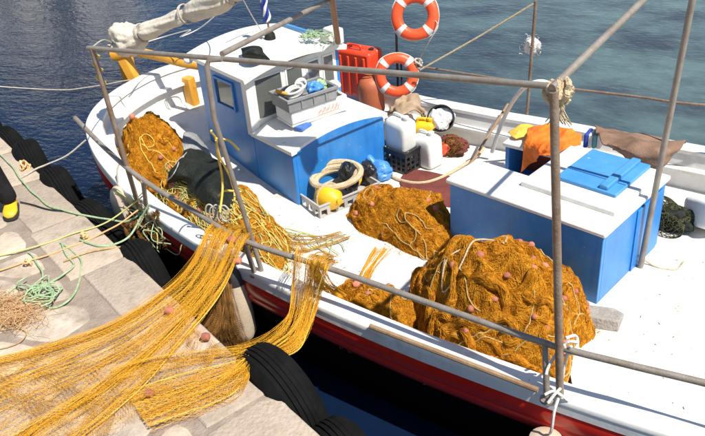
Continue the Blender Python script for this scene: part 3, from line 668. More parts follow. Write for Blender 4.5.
def drape(T, L, Rr, name, m, n=150, M=150, r=.0016, folds=.02, seed=1, zz=.010, floor=None, clump=.35, sag=0, jit=.012, drift=0.):
    """hanging or spread net: lengthwise threads that zig-zag against each other into meshes"""
    g = np.random.default_rng(seed); Lc, Rc = catmull(L, M), catmull(Rr, M)
    xx = np.linspace(0, 1, 400); den = .30 + sum(np.exp(-((xx - c_) / w_) ** 2) * h_ for c_, w_, h_ in zip(g.uniform(0, 1, 7), g.uniform(.012, .05, 7), g.uniform(.8, 3.2, 7))); cdf = np.cumsum(den); cdf /= cdf[-1]; v = np.sort(np.interp(g.uniform(0, 1, n), cdf, xx))
    u = np.linspace(0, 1, M); wob = g.normal(size=(n, 6))
    P = np.zeros((n, M, 3))
    sgn = np.where(np.arange(M) % 2 == 0, 1., -1.) * (.6 + .4 * np.sin(np.arange(M) * .37 + seed))
    for j in range(n):
        vj = v[j] + drift * (u - .5) * (1 if j % 2 else -1) + .05 * np.sin(u * 5 + v[j] * 9 + seed) * u + .03 * np.sin(u * 11 + v[j] * 5) * u + jit * sum(wob[j, k] * np.sin(u * (k + 2) * 4 + wob[j, (k + 1) % 6] * 3) for k in range(4)) + zz * sgn * (1 if j % 2 else -1)
        vj = np.where(vj > 1.03, 2.06 - vj, vj) if drift else vj; vj = np.where(vj < -.03, -.06 - vj, vj) if drift else vj
        vj = np.clip(vj, -.06, 1.06)[:, None]
        P[j] = Lc * (1 - vj) + Rc * vj
    vv = np.broadcast_to(v[:, None], (n, M)); q = np.stack([vv * 3.0, np.broadcast_to(u * 1.3, (n, M))], -1)
    P[..., 2] += folds * (nz(q, 6, seed) * .7 + .6 * (1 - np.abs(nz(q * V(2, .5), 8, seed + 3)))) + g.uniform(-.006, .006, (n, 1))
    if sag: P[..., 2] -= sag * np.sin(math.pi * u)[None, :] * (.6 + .4 * np.sin(v * 9))[:, None]
    if floor is not None:
        d = ((P[..., :2] - QO[:2]) @ QN[:2]); on = d < .03
        P[..., 2] = np.where(on, np.maximum(P[..., 2], floor + .003 + .004 * ((np.arange(n) % 5)[:, None])), P[..., 2])
    return threads(name, P, r, m, T, kind='stuff')
def edge_lines(T, L, Rr, fr, r, m, seed=1, floor=1.012):
    for k, v in enumerate(fr):
        A = catmull(L, 60) * (1 - v) + catmull(Rr, 60) * v
        A = A + .02 * np.stack([nz(A, 5, seed + k), nz(A, 5, seed + k + 9), .3 * nz(A, 5, seed + k + 4)], 1)
        d = (A[:, :2] - QO[:2]) @ QN[:2]; A[:, 2] = np.where(d < .03, np.maximum(A[:, 2], floor), A[:, 2])
        part('edge_line', MB().tube(A, r, 6), m, T)

LA = [(-4.190, 4.083, 1.020), (-3.878, 3.591, 1.330), (-3.847, 3.329, 1.190), (-3.921, 3.089, 1.060), (-4.018, 2.613, 1.030), (-4.231, 2.254, 1.030), (-4.479, 1.947, 1.030), (-4.690, 1.632, 1.030)]
RA = [(-3.822, 4.119, 1.020), (-3.522, 3.608, 1.320), (-3.534, 3.338, 1.100), (-3.468, 2.986, 1.050), (-3.388, 2.526, 1.030), (-3.347, 2.104, 1.030), (-3.343, 1.804, 1.030), (-3.398, 1.381, 1.030)]
TA = thing('draped_net', 'long golden net hanging over the rail and spread across the quay stones', 'fishing net', (-3.9, 2.9, 1.0), 'nets draped from the rail')
def between(L, R_e, v0, v1, lift=.0): 
    A_ = [np.array(p) * (1 - v0) + np.array(q) * v0 + EZ * lift for p, q in zip(L, R_e)]; B_ = [np.array(p) * (1 - v1) + np.array(q) * v1 + EZ * lift for p, q in zip(L, R_e)]
    return A_, B_
drape(TA, LA, RA, 'net_sheet', 'net_drape', 62, 170, .0009, .020, 3, .014, 1.0, jit=.02)
drape(TA, LA, RA, 'net_sheet', 'net_drape', 44, 180, .00085, .020, 43, .030, 1.0, jit=.03, drift=.9)
drape(TA, LA, RA, 'net_sheet', 'net_drape', 38, 180, .00085, .020, 44, .030, 1.0, jit=.03, drift=2.2)
for k, (v0, v1, n_, fo_) in enumerate(((-.02, .09, 40, .02), (.30, .38, 14, .03), (.70, .84, 52, .04), (.93, 1.02, 18, .03), (.50, .54, 9, .03))):
    A_, B_ = between(LA, RA, v0, v1, .008); drape(TA, A_, B_, 'net_fold', 'net_drape', int(n_ * 1.3), 160, .0010, fo_, 50 + k, .05, 1.01, jit=.06)
edge_lines(TA, LA, RA, [.0, .74, 1.0], .0040, 'rope_yellow', 2)
# loose swathe of the same net further along the quay
LA3 = [(-3.418, 2.864, 1.030), (-3.437, 2.673, 1.030), (-3.572, 2.295, 1.030), (-3.825, 2.010, 1.030), (-4.223, 1.692, 1.030)]
RA3 = [(-3.125, 2.802, 1.030), (-3.056, 2.507, 1.030), (-3.125, 2.128, 1.030), (-3.224, 1.815, 1.030), (-3.513, 1.399, 1.030)]
drape(TA, LA3, RA3, 'net_fold', 'net_drape', 44, 120, .00085, .03, 26, .04, 1.0, jit=.04, drift=1.2)
for k, (u_) in enumerate(((-3.295, 2.831, 1.030), (-3.234, 2.236, 1.030), (-3.711, 2.912, 1.050), (-3.599, 3.537, 1.330), (-3.737, 3.496, 1.260), (-3.516, 3.478, 1.200))):
    part('float', MB().lathe([(.008, -.03), (.026, -.024), (.031, 0), (.026, .022), (.008, .03)], V(*u_) + V(0, 0, .012), 12, (1, .3, .2)), 'cork', TA)

LB = [(-3.393, 4.144, 0.950), (-3.077, 3.636, 1.300), (-3.102, 3.568, 1.020), (-3.031, 3.401, 0.900), (-2.983, 3.130, 0.930), (-2.977, 2.857, 1.030), (-3.203, 2.669, 1.030), (-3.464, 2.463, 1.030), (-3.632, 2.263, 1.030)]
RB = [(-3.045, 4.124, 0.950), (-2.785, 3.625, 1.300), (-2.881, 3.579, 0.950), (-2.868, 3.330, 0.780), (-2.848, 3.054, 0.860), (-2.816, 2.764, 1.030), (-2.754, 2.606, 1.030), (-2.768, 2.418, 1.030), (-3.015, 2.020, 1.030)]
TB = thing('draped_net', 'narrow orange net looping from the rail over a tyre onto the quay', 'fishing net', (-2.9, 3.1, 1.0), 'nets draped from the rail')
drape(TB, LB, RB, 'net_sheet', 'net_drape', 90, 150, .00095, .03, 9, .02, 1.0, jit=.04, drift=.8)
drape(TB, *between(LB, RB, .55, 1.0, .01), 'net_fold', 'net_drape', 60, 160, .001, .04, 71, .03, 1.0, jit=.06)
drape(TB, *between(LB, RB, .0, .22, .01), 'net_fold', 'net_drape', 30, 160, .001, .04, 72, .04, 1.0, jit=.07)
drape(TB, [np.array(a) * .6 + np.array(b) * .4 + V(0, 0, .012) for a, b in zip(LB, RB)], RB, 'net_fold', 'net_drape', 16, 160, .0012, .045, 19, .02, 1.01, jit=.05)
edge_lines(TB, LB, RB, [.35, .96], .0040, 'rope_yellow', 12)
LC = [(-3.835, 3.515, 1.080), (-3.772, 3.402, 1.000), (-3.716, 3.281, 0.860), (-3.684, 3.095, 0.800), (-3.677, 3.023, 0.720)]
RC = [(-3.775, 3.627, 1.030), (-3.631, 3.480, 0.920), (-3.489, 3.359, 0.820), (-3.325, 3.234, 0.720), (-3.266, 3.191, 0.640)]
TC = thing('draped_net', 'dark brown net hanging down in the gap between hull and quay', 'fishing net', (-3.5, 3.45, .6), 'nets draped from the rail')
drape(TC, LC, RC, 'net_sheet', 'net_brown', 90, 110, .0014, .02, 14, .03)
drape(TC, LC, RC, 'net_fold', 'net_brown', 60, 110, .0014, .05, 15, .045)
LD = [(-2.993, 3.593, 1.290), (-3.100, 3.743, 1.000), (-3.013, 3.791, 0.750), (-2.889, 3.774, 0.650)]
RD = [(-2.793, 3.609, 1.290), (-2.887, 3.856, 0.950), (-2.790, 3.992, 0.750), (-2.668, 4.086, 0.680)]
drape(TB, LD, RD, 'net_inboard', 'net_drape', 110, 70, .0017, .02, 24, .016)
LE = [(-2.992, 4.172, 0.600), (-3.124, 4.537, 0.590), (-3.186, 4.875, 0.600)]; RE = [(-2.889, 4.194, 0.600), (-3.016, 4.558, 0.590), (-3.025, 4.885, 0.620)]
TE = thing('net_strip', 'narrow orange strip of net across white deck between two heaps', 'fishing net', (-2.95, 4.75, .575), None)
drape(TE, LE, RE, 'net_sheet', 'net_drape', 60, 60, .0017, .015, 31, .03)
LF = [(-4.366, 4.717, 0.600), (-4.013, 4.692, 0.600), (-3.775, 4.809, 0.600), (-3.628, 4.958, 0.600)]; RF = [(-4.098, 4.573, 0.600), (-3.803, 4.532, 0.600), (-3.610, 4.683, 0.600), (-3.471, 4.920, 0.600)]
TF = thing('net_scraps', 'thin tangle of pale net and green line on the white deck', 'fishing net', (-3.95, 4.8, .575), None)
drape(TF, LF, RF, 'net_sheet', 'net_olive', 34, 70, .0017, .015, 35, .05)
for k in range(5):
    g = np.random.default_rng(60 + k); c0 = np.array(LF[1]) * .5 + np.array(RF[2]) * .5
    P = [c0 + V(-.35 + .14 * j + g.normal() * .05, .1 - .03 * j + g.normal() * .06, -.005) for j in range(6)]
    part('loose_line', rope(P, .0048, 50, 5), ['rope_pale', 'rope_green'][k % 2], TF)
# brown net mass and lines hanging round the stern fender
LG = [(-5.216, 3.941, 1.120), (-5.195, 3.861, 1.000), (-5.148, 3.721, 0.920), (-4.917, 3.612, 0.880)]; RG = [(-4.764, 3.881, 1.080), (-4.771, 3.835, 0.980), (-4.690, 3.762, 0.920), (-4.608, 3.729, 0.880)]
TG = thing('draped_net', 'small tangle of brown net caught beside the stern fender', 'fishing net', (-4.9, 3.72, .85), 'nets draped from the rail')
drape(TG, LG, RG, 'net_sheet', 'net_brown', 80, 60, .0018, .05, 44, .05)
for k in range(9):
    g = np.random.default_rng(80 + k); P = [np.array(LG[0]) * (1 - t) + np.array(RG[3]) * t + g.normal(size=3) * V(.10, .05, .06) for t in (0, .2, .4, .6, .8, 1)]
    part('loose_line', rope(P, .005, 44, 5), ['rope_pale', 'rope_green', 'rope_straw'][k % 3], TG)

# ------------------------------------------------------------------ tarpaulin and cloths
def cloth(name, label, cat, ctrl, m, amp, freq, seed, th=.006, nu=44, nv=44, ridge=0., group=None):
    G = patch(ctrl, nu, nv, amp, freq, seed, ridge=ridge); mb = MB().grid(G, th)
    return solo(name, mb, m, label, cat, group, ang=180)
tp = thing('tarpaulin', 'black green tarpaulin folded over the net heap near the stern', 'tarpaulin', (-4.85, 4.75, .7))
G = patch([[(-5.427, 4.925, 1.100), (-5.247, 4.912, 1.120), (-5.005, 4.872, 1.100), (-4.924, 4.939, 1.020)],
           [(-5.210, 4.627, 1.170), (-4.928, 4.554, 1.200), (-4.702, 4.545, 1.170), (-4.611, 4.640, 1.060)],
           [(-5.132, 4.431, 1.150), (-4.854, 4.409, 1.160), (-4.522, 4.332, 1.130), (-4.419, 4.514, 1.000)],
           [(-5.223, 4.435, 1.020), (-4.972, 4.428, 1.060), (-4.531, 4.260, 1.020), (-4.362, 4.447, 0.880)]], 80, 80, .013, 17, 3, ridge=1.6)
part('sheet', MB().grid(G, .012), 'tarp', tp, ang=180)
G = patch([[(-5.372, 4.930, 1.120), (-5.225, 4.645, 1.180)], [(-5.264, 4.769, 1.170), (-5.067, 4.399, 1.180)], [(-5.196, 4.590, 1.190), (-5.194, 4.389, 1.060)]], 24, 24, .006, 20, 5)
part('pale_hem', MB().grid(G, .008), 'tarp_grey', tp, ang=180)
cloth('grey_sheet', 'crumpled grey cloth between stern net heap and wheelhouse', 'cloth',
      [[(-5.847, 5.328, 1.050), (-5.737, 5.391, 1.020), (-5.678, 5.428, 0.920)], [(-5.568, 5.020, 1.120), (-5.429, 5.070, 1.080), (-5.420, 5.211, 0.950)], [(-5.446, 4.910, 1.080), (-5.387, 5.064, 1.000), (-5.359, 5.188, 0.880)]], 'grey_cloth', .012, 18, 7, ridge=1.)
cloth('deck_cloth', 'flat maroon cloth on the deck beside the engine box', 'cloth',
      [[(-3.689, 6.368, 0.592), (-3.416, 6.394, 0.592), (-3.131, 6.380, 0.592)], [(-3.612, 6.060, 0.592), (-3.273, 6.078, 0.592), (-2.983, 6.078, 0.592)], [(-3.339, 5.820, 0.592), (-3.071, 5.817, 0.592), (-2.845, 5.840, 0.592)]], 'maroon_cloth', .003, 9, 9, .004)
oj = cloth('oilskin_jacket', 'bright orange oilskin draped over the blue locker behind engine box', 'jacket',
      [[(-2.532, 6.772, 1.100), (-2.328, 6.769, 1.160), (-2.130, 6.709, 1.200), (-1.940, 6.599, 1.220)], [(-2.432, 6.468, 1.120), (-2.252, 6.458, 1.180), (-2.092, 6.436, 1.220), (-1.877, 6.347, 1.250)], [(-2.415, 6.388, 1.000), (-2.267, 6.303, 1.100), (-2.085, 6.209, 1.220), (-1.894, 6.183, 1.250)], [(-2.436, 6.412, 0.800), (-2.342, 6.364, 0.930), (-2.203, 6.240, 1.080), (-2.074, 6.080, 1.200)]], 'orange_cloth', .013, 17, 11, nu=60, nv=60, ridge=1.5)
cloth('yellow_rag', 'yellow rag folded on the top of the blue locker', 'rag', [[(-2.714, 6.707, 1.050), (-2.627, 6.855, 1.070), (-2.519, 6.902, 1.070)], [(-2.618, 6.577, 1.080), (-2.541, 6.691, 1.100), (-2.426, 6.767, 1.100)], [(-2.573, 6.569, 1.060), (-2.478, 6.639, 1.080), (-2.390, 6.729, 1.080)]], 'yellow_cloth', .008, 20, 12, ridge=.8)
cloth('brown_garment', 'brown garment spread over the far gunwale behind the pale blue hatch', 'garment',
      [[(-1.960, 7.048, 1.100), (-1.851, 7.089, 1.060), (-1.549, 7.119, 1.040), (-1.340, 7.185, 1.020), (-1.120, 7.165, 1.050)], [(-1.826, 6.765, 1.150), (-1.650, 6.771, 1.150), (-1.453, 6.788, 1.140), (-1.279, 6.888, 1.120), (-1.101, 6.967, 1.100)], [(-1.720, 6.644, 1.120), (-1.562, 6.601, 1.130), (-1.383, 6.613, 1.100), (-1.247, 6.697, 1.100), (-1.143, 6.856, 1.080)], [(-1.701, 6.805, 1.000), (-1.537, 6.694, 0.990), (-1.362, 6.661, 0.960), (-1.260, 6.751, 0.960), (-1.200, 6.848, 1.000)]], 'brown_cloth', .019, 15, 13, .010, 90, 70, ridge=2.0)
fs = thing('folded_towels', 'small stack of folded blue, white and teal towels beside brown garment', 'towels', (-1.934, 7.077, 0.930))
for k, (m_, u0) in enumerate((('blue_cloth', 586), ('white_cloth', 591), ('teal_cloth', 596), ('white_cloth', 601))):
    p = V(*(-1.933, 6.992, 1.000)) + V(.04 * k - .06, .01 * k, .0); part('towel', MB().obox(p + V(-.02, -.08, -.08), V(.038, .01, 0), V(0, .17, 0), V(0, 0, .15)), m_, fs, bevel=.012)
cloth('tan_sack', 'crumpled tan sack behind the white canisters by the far bulwark', 'sack',
      [[(-4.149, 6.813, 0.980), (-4.138, 6.980, 1.060), (-4.050, 7.143, 1.060), (-3.982, 7.203, 1.000)], [(-4.158, 6.779, 0.920), (-4.025, 6.870, 1.050), (-3.957, 7.020, 1.050), (-3.851, 7.051, 0.960)], [(-4.097, 6.800, 0.850), (-3.958, 6.835, 0.980), (-3.910, 6.975, 0.980), (-3.854, 7.097, 0.820)]], 'tan_cloth', .022, 22, 15, .02, 60, 60, ridge=1.8)
cloth('white_rag', 'thin white net rag lying on deck right of the biggest heap', 'rag', [[(-1.276, 4.447, 0.600), (-1.189, 4.544, 0.600), (-1.077, 4.521, 0.585)], [(-1.167, 4.172, 0.620), (-1.086, 4.276, 0.600), (-0.980, 4.305, 0.585)], [(-1.055, 3.928, 0.620), (-0.962, 3.981, 0.600), (-0.879, 4.022, 0.585)]], 'white_cloth', .008, 20, 17, .004, ridge=1.)
cloth('roof_rag', 'dark green crumpled cloth on the near edge of wheelhouse roof', 'cloth', [[(-5.168, 5.686, 1.930), (-5.087, 5.753, 1.960), (-4.949, 5.739, 1.950)], [(-5.027, 5.521, 1.950), (-4.848, 5.499, 2.010), (-4.796, 5.609, 1.950)], [(-5.034, 5.575, 1.880), (-4.878, 5.575, 1.900), (-4.782, 5.642, 1.890)]], 'tarp', .012, 22, 19, .01, ridge=1.)

# ------------------------------------------------------------------ furled sail and its boom over the stern
def build_sail():
    A, B = V(*(-5.895, 4.759, 2.200)), V(*(-4.485, 4.914, 2.750)); D = B - A; C0 = A; C1 = A + D * 2.3
    T = thing('furled_sail', 'dirty white canvas sail rolled on its boom above the stern', 'sail', tuple(A))
    part('boom', MB().tube([C0 - unit(D) * .10, C1], .03, 10), 'brown_wood', T)
    n = 170; t = np.linspace(0, 1, n); ax = unit(D); sd = unit(np.cross(ax, EZ)); up = np.cross(sd, ax); K = 84; a = np.linspace(0, 2 * math.pi, K, endpoint=False); Rg = []
    for i in range(n):
        s_ = t[i] * np.linalg.norm(C1 - C0); c = C0 + ax * s_
        r = .086 + .060 * math.exp(-((s_ - .15) / .13) ** 2) + .018 * math.sin(s_ * 6) - sum(.03 * math.exp(-((s_ - q) / .05) ** 2) for q in (.36, .95, 1.5, 2.2))
        if i == 0: r = .05
        al = a + s_ * 1.6
        q = np.stack([np.full(K, s_ * 1.2), np.cos(al), np.sin(al)], 1)
        end = math.exp(-(s_ / .28) ** 2)
        fold = .10 * (1 - np.abs(np.sin(al * 2.5 + 1.2 * np.sin(s_ * 4)))) + .06 * (1 - np.abs(np.sin(al * 4 + s_ * 3 + 2)))
        rr = r * (.93 + .10 * nz(q, 2.4, 3) + fold + .05 * nz(q * V(3, 1, 1), 7, 4) + end * (.20 * (1 - np.abs(nz(q * V(6, 1, 1), 6, 8))) + .10 * nz(q * V(6, 1, 1), 11, 9)))
        Rg.append(c + rr[:, None] * (np.cos(a)[:, None] * sd + np.sin(a)[:, None] * up))
    part('canvas', MB().rings(Rg), 'canvas', T, ang=180)
    for s_ in (.36, .95, 1.5, 2.2):
        c = C0 + ax * s_; al = np.linspace(0, 6.6 * math.pi, 60)
        part('lashing', MB().tube(np.array([c + ax * .012 * (k / 30 - 1) + (.088) * (math.cos(q) * sd + math.sin(q) * up) for k, q in enumerate(al)]), .006, 6), 'rope_grey', T)
    part('sheet_line', rope([A + V(-.02, 0, -.02), (-5.622, 4.407, 2.380), (-5.090, 3.848, 2.550)], .007, 24), 'rope_grey', T)
    part('sheet_line', rope([A + ax * 1.35, (-5.321, 5.656, 2.350), (-5.945, 5.933, 2.000), (-6.061, 5.731, 1.950), (-5.879, 5.717, 2.050), (-6.381, 5.740, 1.900), (-6.183, 5.250, 2.000)], .006, 60), 'rope_white', T)
build_sail()

# ------------------------------------------------------------------ life-saving gear and bottles by the wheelhouse
def lifebuoy():
    T = thing('lifebuoy', '', 'lifebuoy', group='orange lifebuoys'); R0, r0 = .20, .062
    al = np.linspace(0, 2 * math.pi, 64, endpoint=False); be = np.linspace(0, 2 * math.pi, 16, endpoint=False)
    Rg = [np.array([(math.cos(x) * (R0 + r0 * math.cos(b)), math.sin(x) * (R0 + r0 * math.cos(b)), r0 * .8 * math.sin(b)) for b in be]) for x in al]
    part('ring', MB().rings(Rg + [Rg[0]], caps=False), 'buoy_orange', T, ang=180)
    for k in range(4):
        c0 = math.pi / 4 + k * math.pi / 2
        Rg = [np.array([(math.cos(x) * (R0 + (r0 + .003) * math.cos(b)), math.sin(x) * (R0 + (r0 + .003) * math.cos(b)), (r0 * .8 + .003) * math.sin(b)) for b in be]) for x in np.linspace(c0 - .13, c0 + .13, 5)]
        part('band', MB().rings(Rg), 'reflective_band', T)
    al = np.linspace(0, 2 * math.pi, 81)
    part('grab_line', MB().tube(np.array([(math.cos(x) * (R0 + r0 + .012 - .014 * abs(math.cos(2 * x))), math.sin(x) * (R0 + r0 + .012 - .014 * abs(math.cos(2 * x))), .006 * math.sin(8 * x)) for x in al]), .006, 6), 'rope_white', T)
    return T
lb = lifebuoy()
lb['label'] = 'upper orange lifebuoy hanging high on the iron post, cut by the top edge'
l2 = copy_tree(lb); l2['label'] = 'lower orange lifebuoy hanging beside the red case'
place(lb, (-4.075, 7.313, 1.920), e=((.93, .37, 0), (-.12, .30, .95), (.35, -.88, .32)))
place(l2, (-4.211, 7.104, 1.300), e=((.88, .47, 0), (-.14, .27, .95), (.45, -.84, .30)), s=.93)
solo('lifebuoy_rope', rope([(-3.897, 7.368, 1.900), (-3.795, 7.309, 1.840), (-3.858, 7.240, 1.700), (-4.030, 7.268, 1.420)], .006, 30), 'rope_grey', 'thin grey rope from upper lifebuoy down to the far rail', 'rope')
def red_case():
    T = thing('liferaft_case', 'orange red plastic case with ribs standing on the far gunwale behind the wheelhouse', 'case', (-4.80, 7.2, .98)); e1, e2 = unit(V(.90, -.05, 0)), unit(V(.05, .90, 0)); o = V(-5.02, 7.06, .98)
    part('shell', MB().obox(o, e1 * .50, e2 * .16, EZ * .54), 'red_plastic', T, bevel=.035)
    part('lid', MB().obox(o + e1 * .0 + e2 * .165, e1 * .50, e2 * .12, EZ * .54), 'red_plastic', T, bevel=.035)
    for k in range(4): part('rib', MB().obox(o + e1 * (.07 + .11 * k) - e2 * .014, e1 * .035, e2 * .03, EZ * .48), 'red_plastic', T, bevel=.01)
    part('handle', MB().tube(catmull([o + e1 * .17 + e2 * .08 + EZ * .53, o + e1 * .18 + e2 * .08 + EZ * .59, o + e1 * .32 + e2 * .08 + EZ * .59, o + e1 * .33 + e2 * .08 + EZ * .53], 20), .012, 8), 'red_plastic', T)
    for k in (.1, .4): part('latch', MB().obox(o + e1 * k + e2 * .13 + EZ * .525, e1 * .04, e2 * .06, EZ * .03), 'black_plastic', T, bevel=.004)
    o2 = V(-5.28, 7.04, 1.0); part('side_shell', MB().obox(o2, e1 * .25, e2 * .22, EZ * .46), 'red_plastic', T, bevel=.03)
red_case()
def gas_bottle():
    b = (-4.52, 7.03, .812); T = thing('gas_bottle', 'rusty orange gas bottle standing below the lower lifebuoy', 'gas bottle', b)
    part('bottle', MB().lathe([(.10, 0), (.135, .02), (.15, .06), (.15, .33), (.142, .375), (.115, .42), (.07, .45), (.03, .46)], b, 28), 'gas_paint', T)
    part('valve', MB().lathe([(.025, .455), (.025, .49), (.015, .50), (.015, .53), (.03, .535), (.03, .55)], b, 12), 'brass', T)
    p = V(*b); part('collar', MB().tube(catmull([p + V(.07 * math.cos(a), .07 * math.sin(a), .44 + .06) for a in np.linspace(.5, 5.8, 12)], 40), .008, 6).tube([p + V(.061, .033, .43), p + V(.061, .033, .50)], .008, 6).tube([p + V(-.07, 0, .43), p + V(-.07, 0, .50)], .008, 6), 'gas_paint', T)
    part('base_ring', MB().lathe([(.12, -.012), (.125, .0), (.118, .03)], b, 24), 'gas_paint', T)
gas_bottle()

def jerrycan(mt, wd=.25, dp=.19, h=.34, cap='blue_plastic'):
    T = thing('jerrycan', '', 'jerrycan', group='plastic jerrycans')
    def ring(sx, sy, z, cx=0): 
        a = np.linspace(0, 2 * math.pi, 32, endpoint=False); p = .32
        return np.stack([cx + np.sign(np.cos(a)) * np.abs(np.cos(a)) ** p * sx, np.sign(np.sin(a)) * np.abs(np.sin(a)) ** p * sy, np.full(32, z)], 1)
    w_, d_ = wd / 2, dp / 2
    part('body', MB().rings([ring(w_ * .86, d_ * .86, 0), ring(w_ * .97, d_ * .97, .012), ring(w_, d_, .04), ring(w_ * .985, d_ * .985, h * .40), ring(w_, d_, h * .44), ring(w_, d_, h * .74), ring(w_ * .95, d_ * .93, h * .84), ring(w_ * .78, d_ * .72, h * .91), ring(w_ * .5, d_ * .42, h * .945)]), mt, T, ang=70)
    part('spout', MB().lathe([(.030, h * .86), (.030, h * .99), (.027, h * 1.0)], (w_ * .55, 0, 0), 18), mt, T)
    part('cap', MB().lathe([(.034, h * .985), (.034, h * 1.045), (.028, h * 1.06)], (w_ * .55, 0, 0), 18), cap, T, ang=35)
    part('handle', MB().tube(catmull([(w_ * .18, 0, h * .90), (w_ * .08, 0, h * 1.01), (-w_ * .55, 0, h * 1.01), (-w_ * .72, 0, h * .86)], 24), .014, 10), mt, T)
    return T
j1 = jerrycan('jerry_white', .29, .22, .37, 'jerry_white'); j1['label'] = 'white jerrycan standing on top of the black crate'
j2 = copy_tree(j1); j2['label'] = 'white jerrycan standing on the deck right of black crate'
j3 = copy_tree(j1); j3['label'] = 'white jerrycan lying behind the right end of engine box'
jy = jerrycan('yellow_plastic', .20, .16, .30, 'yellow_plastic'); jy['label'] = 'small yellow jerrycan between the two white ones'
place(j1, (-3.868, 6.521, 0.700), rot=(0, R_(6), R_(-28))); place(j2, (-3.555, 6.568, 0.575), rot=(0, R_(-4), R_(-16)))
place(jy, (-3.76, 6.88, .575), rot=(0, 0, R_(20))); jy.scale = (1.15, 1.15, 1.2)
place(j3, (-0.836, 6.636, 0.660), rot=(R_(70), R_(10), R_(40)), s=1.15)

def crate(T, L_, W_, H_, th, m, rows, cols, floor_=True, rim=.02):
    c = MB()
    def side(o, a):
        hl = []
        for r in range(rows):
            for k in range(cols if np.linalg.norm(a) > W_ * 1.05 else max(2, int(cols * W_ / L_))):
                nn = cols if np.linalg.norm(a) > W_ * 1.05 else max(2, int(cols * W_ / L_))
                hl.append(((k + .18) / nn, .14 + .72 * r / rows, (k + .82) / nn, .14 + .72 * (r + .72) / rows))
        n_ = unit(np.cross(a, EZ)); return wall_holes(o, a, EZ * H_, -n_ * th, hl)
    l2_, w2 = L_ / 2, W_ / 2
    for o, a in ((V(-l2_, -w2, 0), V(L_, 0, 0)), (V(l2_, -w2 + th, 0), V(0, W_ - 2 * th, 0)), (V(l2_, w2, 0), V(-L_, 0, 0)), (V(-l2_, w2 - th, 0), V(0, -W_ + 2 * th, 0))):
        part('side', side(o, a), m, T, smooth=False)
    part('bottom', MB().obox(V(-l2_ + th, -w2 + th, .006), V(L_ - 2 * th, 0, 0), V(0, W_ - 2 * th, 0), V(0, 0, .01)), m, T)
    rm = MB(); rm.obox(V(-l2_ - rim / 2, -w2 - rim / 2, H_), V(L_ + rim, 0, 0), V(0, rim, 0), V(0, 0, .018)); rm.obox(V(-l2_ - rim / 2, w2 - rim / 2, H_), V(L_ + rim, 0, 0), V(0, rim, 0), V(0, 0, .018))
    rm.obox(V(-l2_ - rim / 2, -w2 + rim / 2, H_), V(rim, 0, 0), V(0, W_ - rim, 0), V(0, 0, .018)); rm.obox(V(l2_ - rim / 2, -w2 + rim / 2, H_), V(rim, 0, 0), V(0, W_ - rim, 0), V(0, 0, .018))
    part('rim', rm, m, T, bevel=.003)
bc = thing('black_crate', 'black lattice crate beside the blue cabin under a white jerrycan', 'crate'); crate(bc, .40, .30, .24, .010, 'black_plastic', 3, 6)
place(bc, (-3.80, 6.42, .575), rot=(0, 0, R_(-12)))
gc = thing('fish_crate', 'long pale grey fish crate on deck filled with rope and yellow buoys', 'crate'); crate(gc, .72, .36, .13, .012, 'pale_plastic', 1, 7)
place(gc, (-3.98, 5.50, .575), rot=(0, 0, R_(68)))
place(j1, (-3.80, 6.42, .80), rot=(R_(3), R_(5), R_(-14)))
def pear_buoy(label, c, r, ax, strap=True):
    T = thing('net_buoy', label, 'buoy', c, 'yellow net buoys'); ax = unit(ax)
    pr = [(.001, -r), (r * .45, -r * .9), (r * .8, -r * .6), (r, -r * .05), (r * .93, r * .4), (r * .7, r * .8), (r * .35, r * 1.1), (r * .18, r * 1.25)]
    part('body', MB().lathe([(a, z) for a, z in pr], c, 24, ax), 'yellow_plastic', T, ang=180)
    part('eye', MB().lathe([(r * .22, r * 1.2), (r * .22, r * 1.42), (r * .1, r * 1.45)], c, 14, ax), 'yellow_plastic', T)
    if strap:
        s1 = unit(np.cross(ax, EZ)); part('lashing', MB().tube(np.array([V(*c) + ax * r * .1 + (r * 1.03) * (math.cos(q) * s1 + math.sin(q) * np.cross(ax, s1)) for q in np.linspace(0, 2 * math.pi, 40)]), .009, 6), 'rope_straw', T)
pear_buoy('larger yellow buoy in near end of the pale grey fish crate', (-3.998, 5.319, 0.700), .14, (.75, -.25, .1))
pear_buoy('smaller yellow buoy under thick rope in the pale grey crate', (-3.954, 5.727, 0.700), .075, (.4, .6, .3))
def coil(name, label, c, R0, r, turns, m, e=None, seed=0, rise=.9):
    g = np.random.default_rng(seed); e = np.eye(3) if e is None else np.array([unit(q) for q in e]); P = []
    for k in range(int(turns * 24)):
        a = k / 24 * 2 * math.pi; rr = R0 * (1 + .12 * math.sin(a * .37 + seed)); P.append(V(*c) + (rr * math.cos(a)) * e[0] + rr * .72 * math.sin(a) * e[1] + e[2] * (r * rise * 2 * k / 24 + .02 * math.sin(a + 1)))
    return solo(name, MB().tube(np.array(P), r, 8), m, label, 'rope')
coil('rope_coil', 'thick straw coloured rope coiled on top of the grey fish crate', (-4.011, 5.496, 0.800), .23, .032, 2.4, 'rope_straw', ((.8, .6, 0), (-.5, .7, .12), (0, -.1, 1)), 3, .5)
solo('black_bag', MB().blob(V(*(-3.939, 5.622, 0.800)), (.10, .09, .15), .14, 3.5, 5, crease=1.3), 'black_bag', 'black bag standing against the blue cabin front behind rope coil', 'bag', group='black bags')
solo('black_bag', MB().blob(V(*(-3.893, 5.899, 0.700)), (.09, .08, .12), .15, 3.5, 9, crease=1.3), 'black_bag', 'black bag at the far end of grey crate beside blue bag', 'bag', group='black bags')
bb = thing('blue_bag', 'knotted blue plastic bag on deck beside the cabin front', 'bag', (-3.881, 6.066, 0.575))
part('bag', MB().blob(V(*(-3.865, 6.069, 0.660)), (.13, .11, .10), .10, 4, 11, crease=1.6), 'blue_bag', bb)
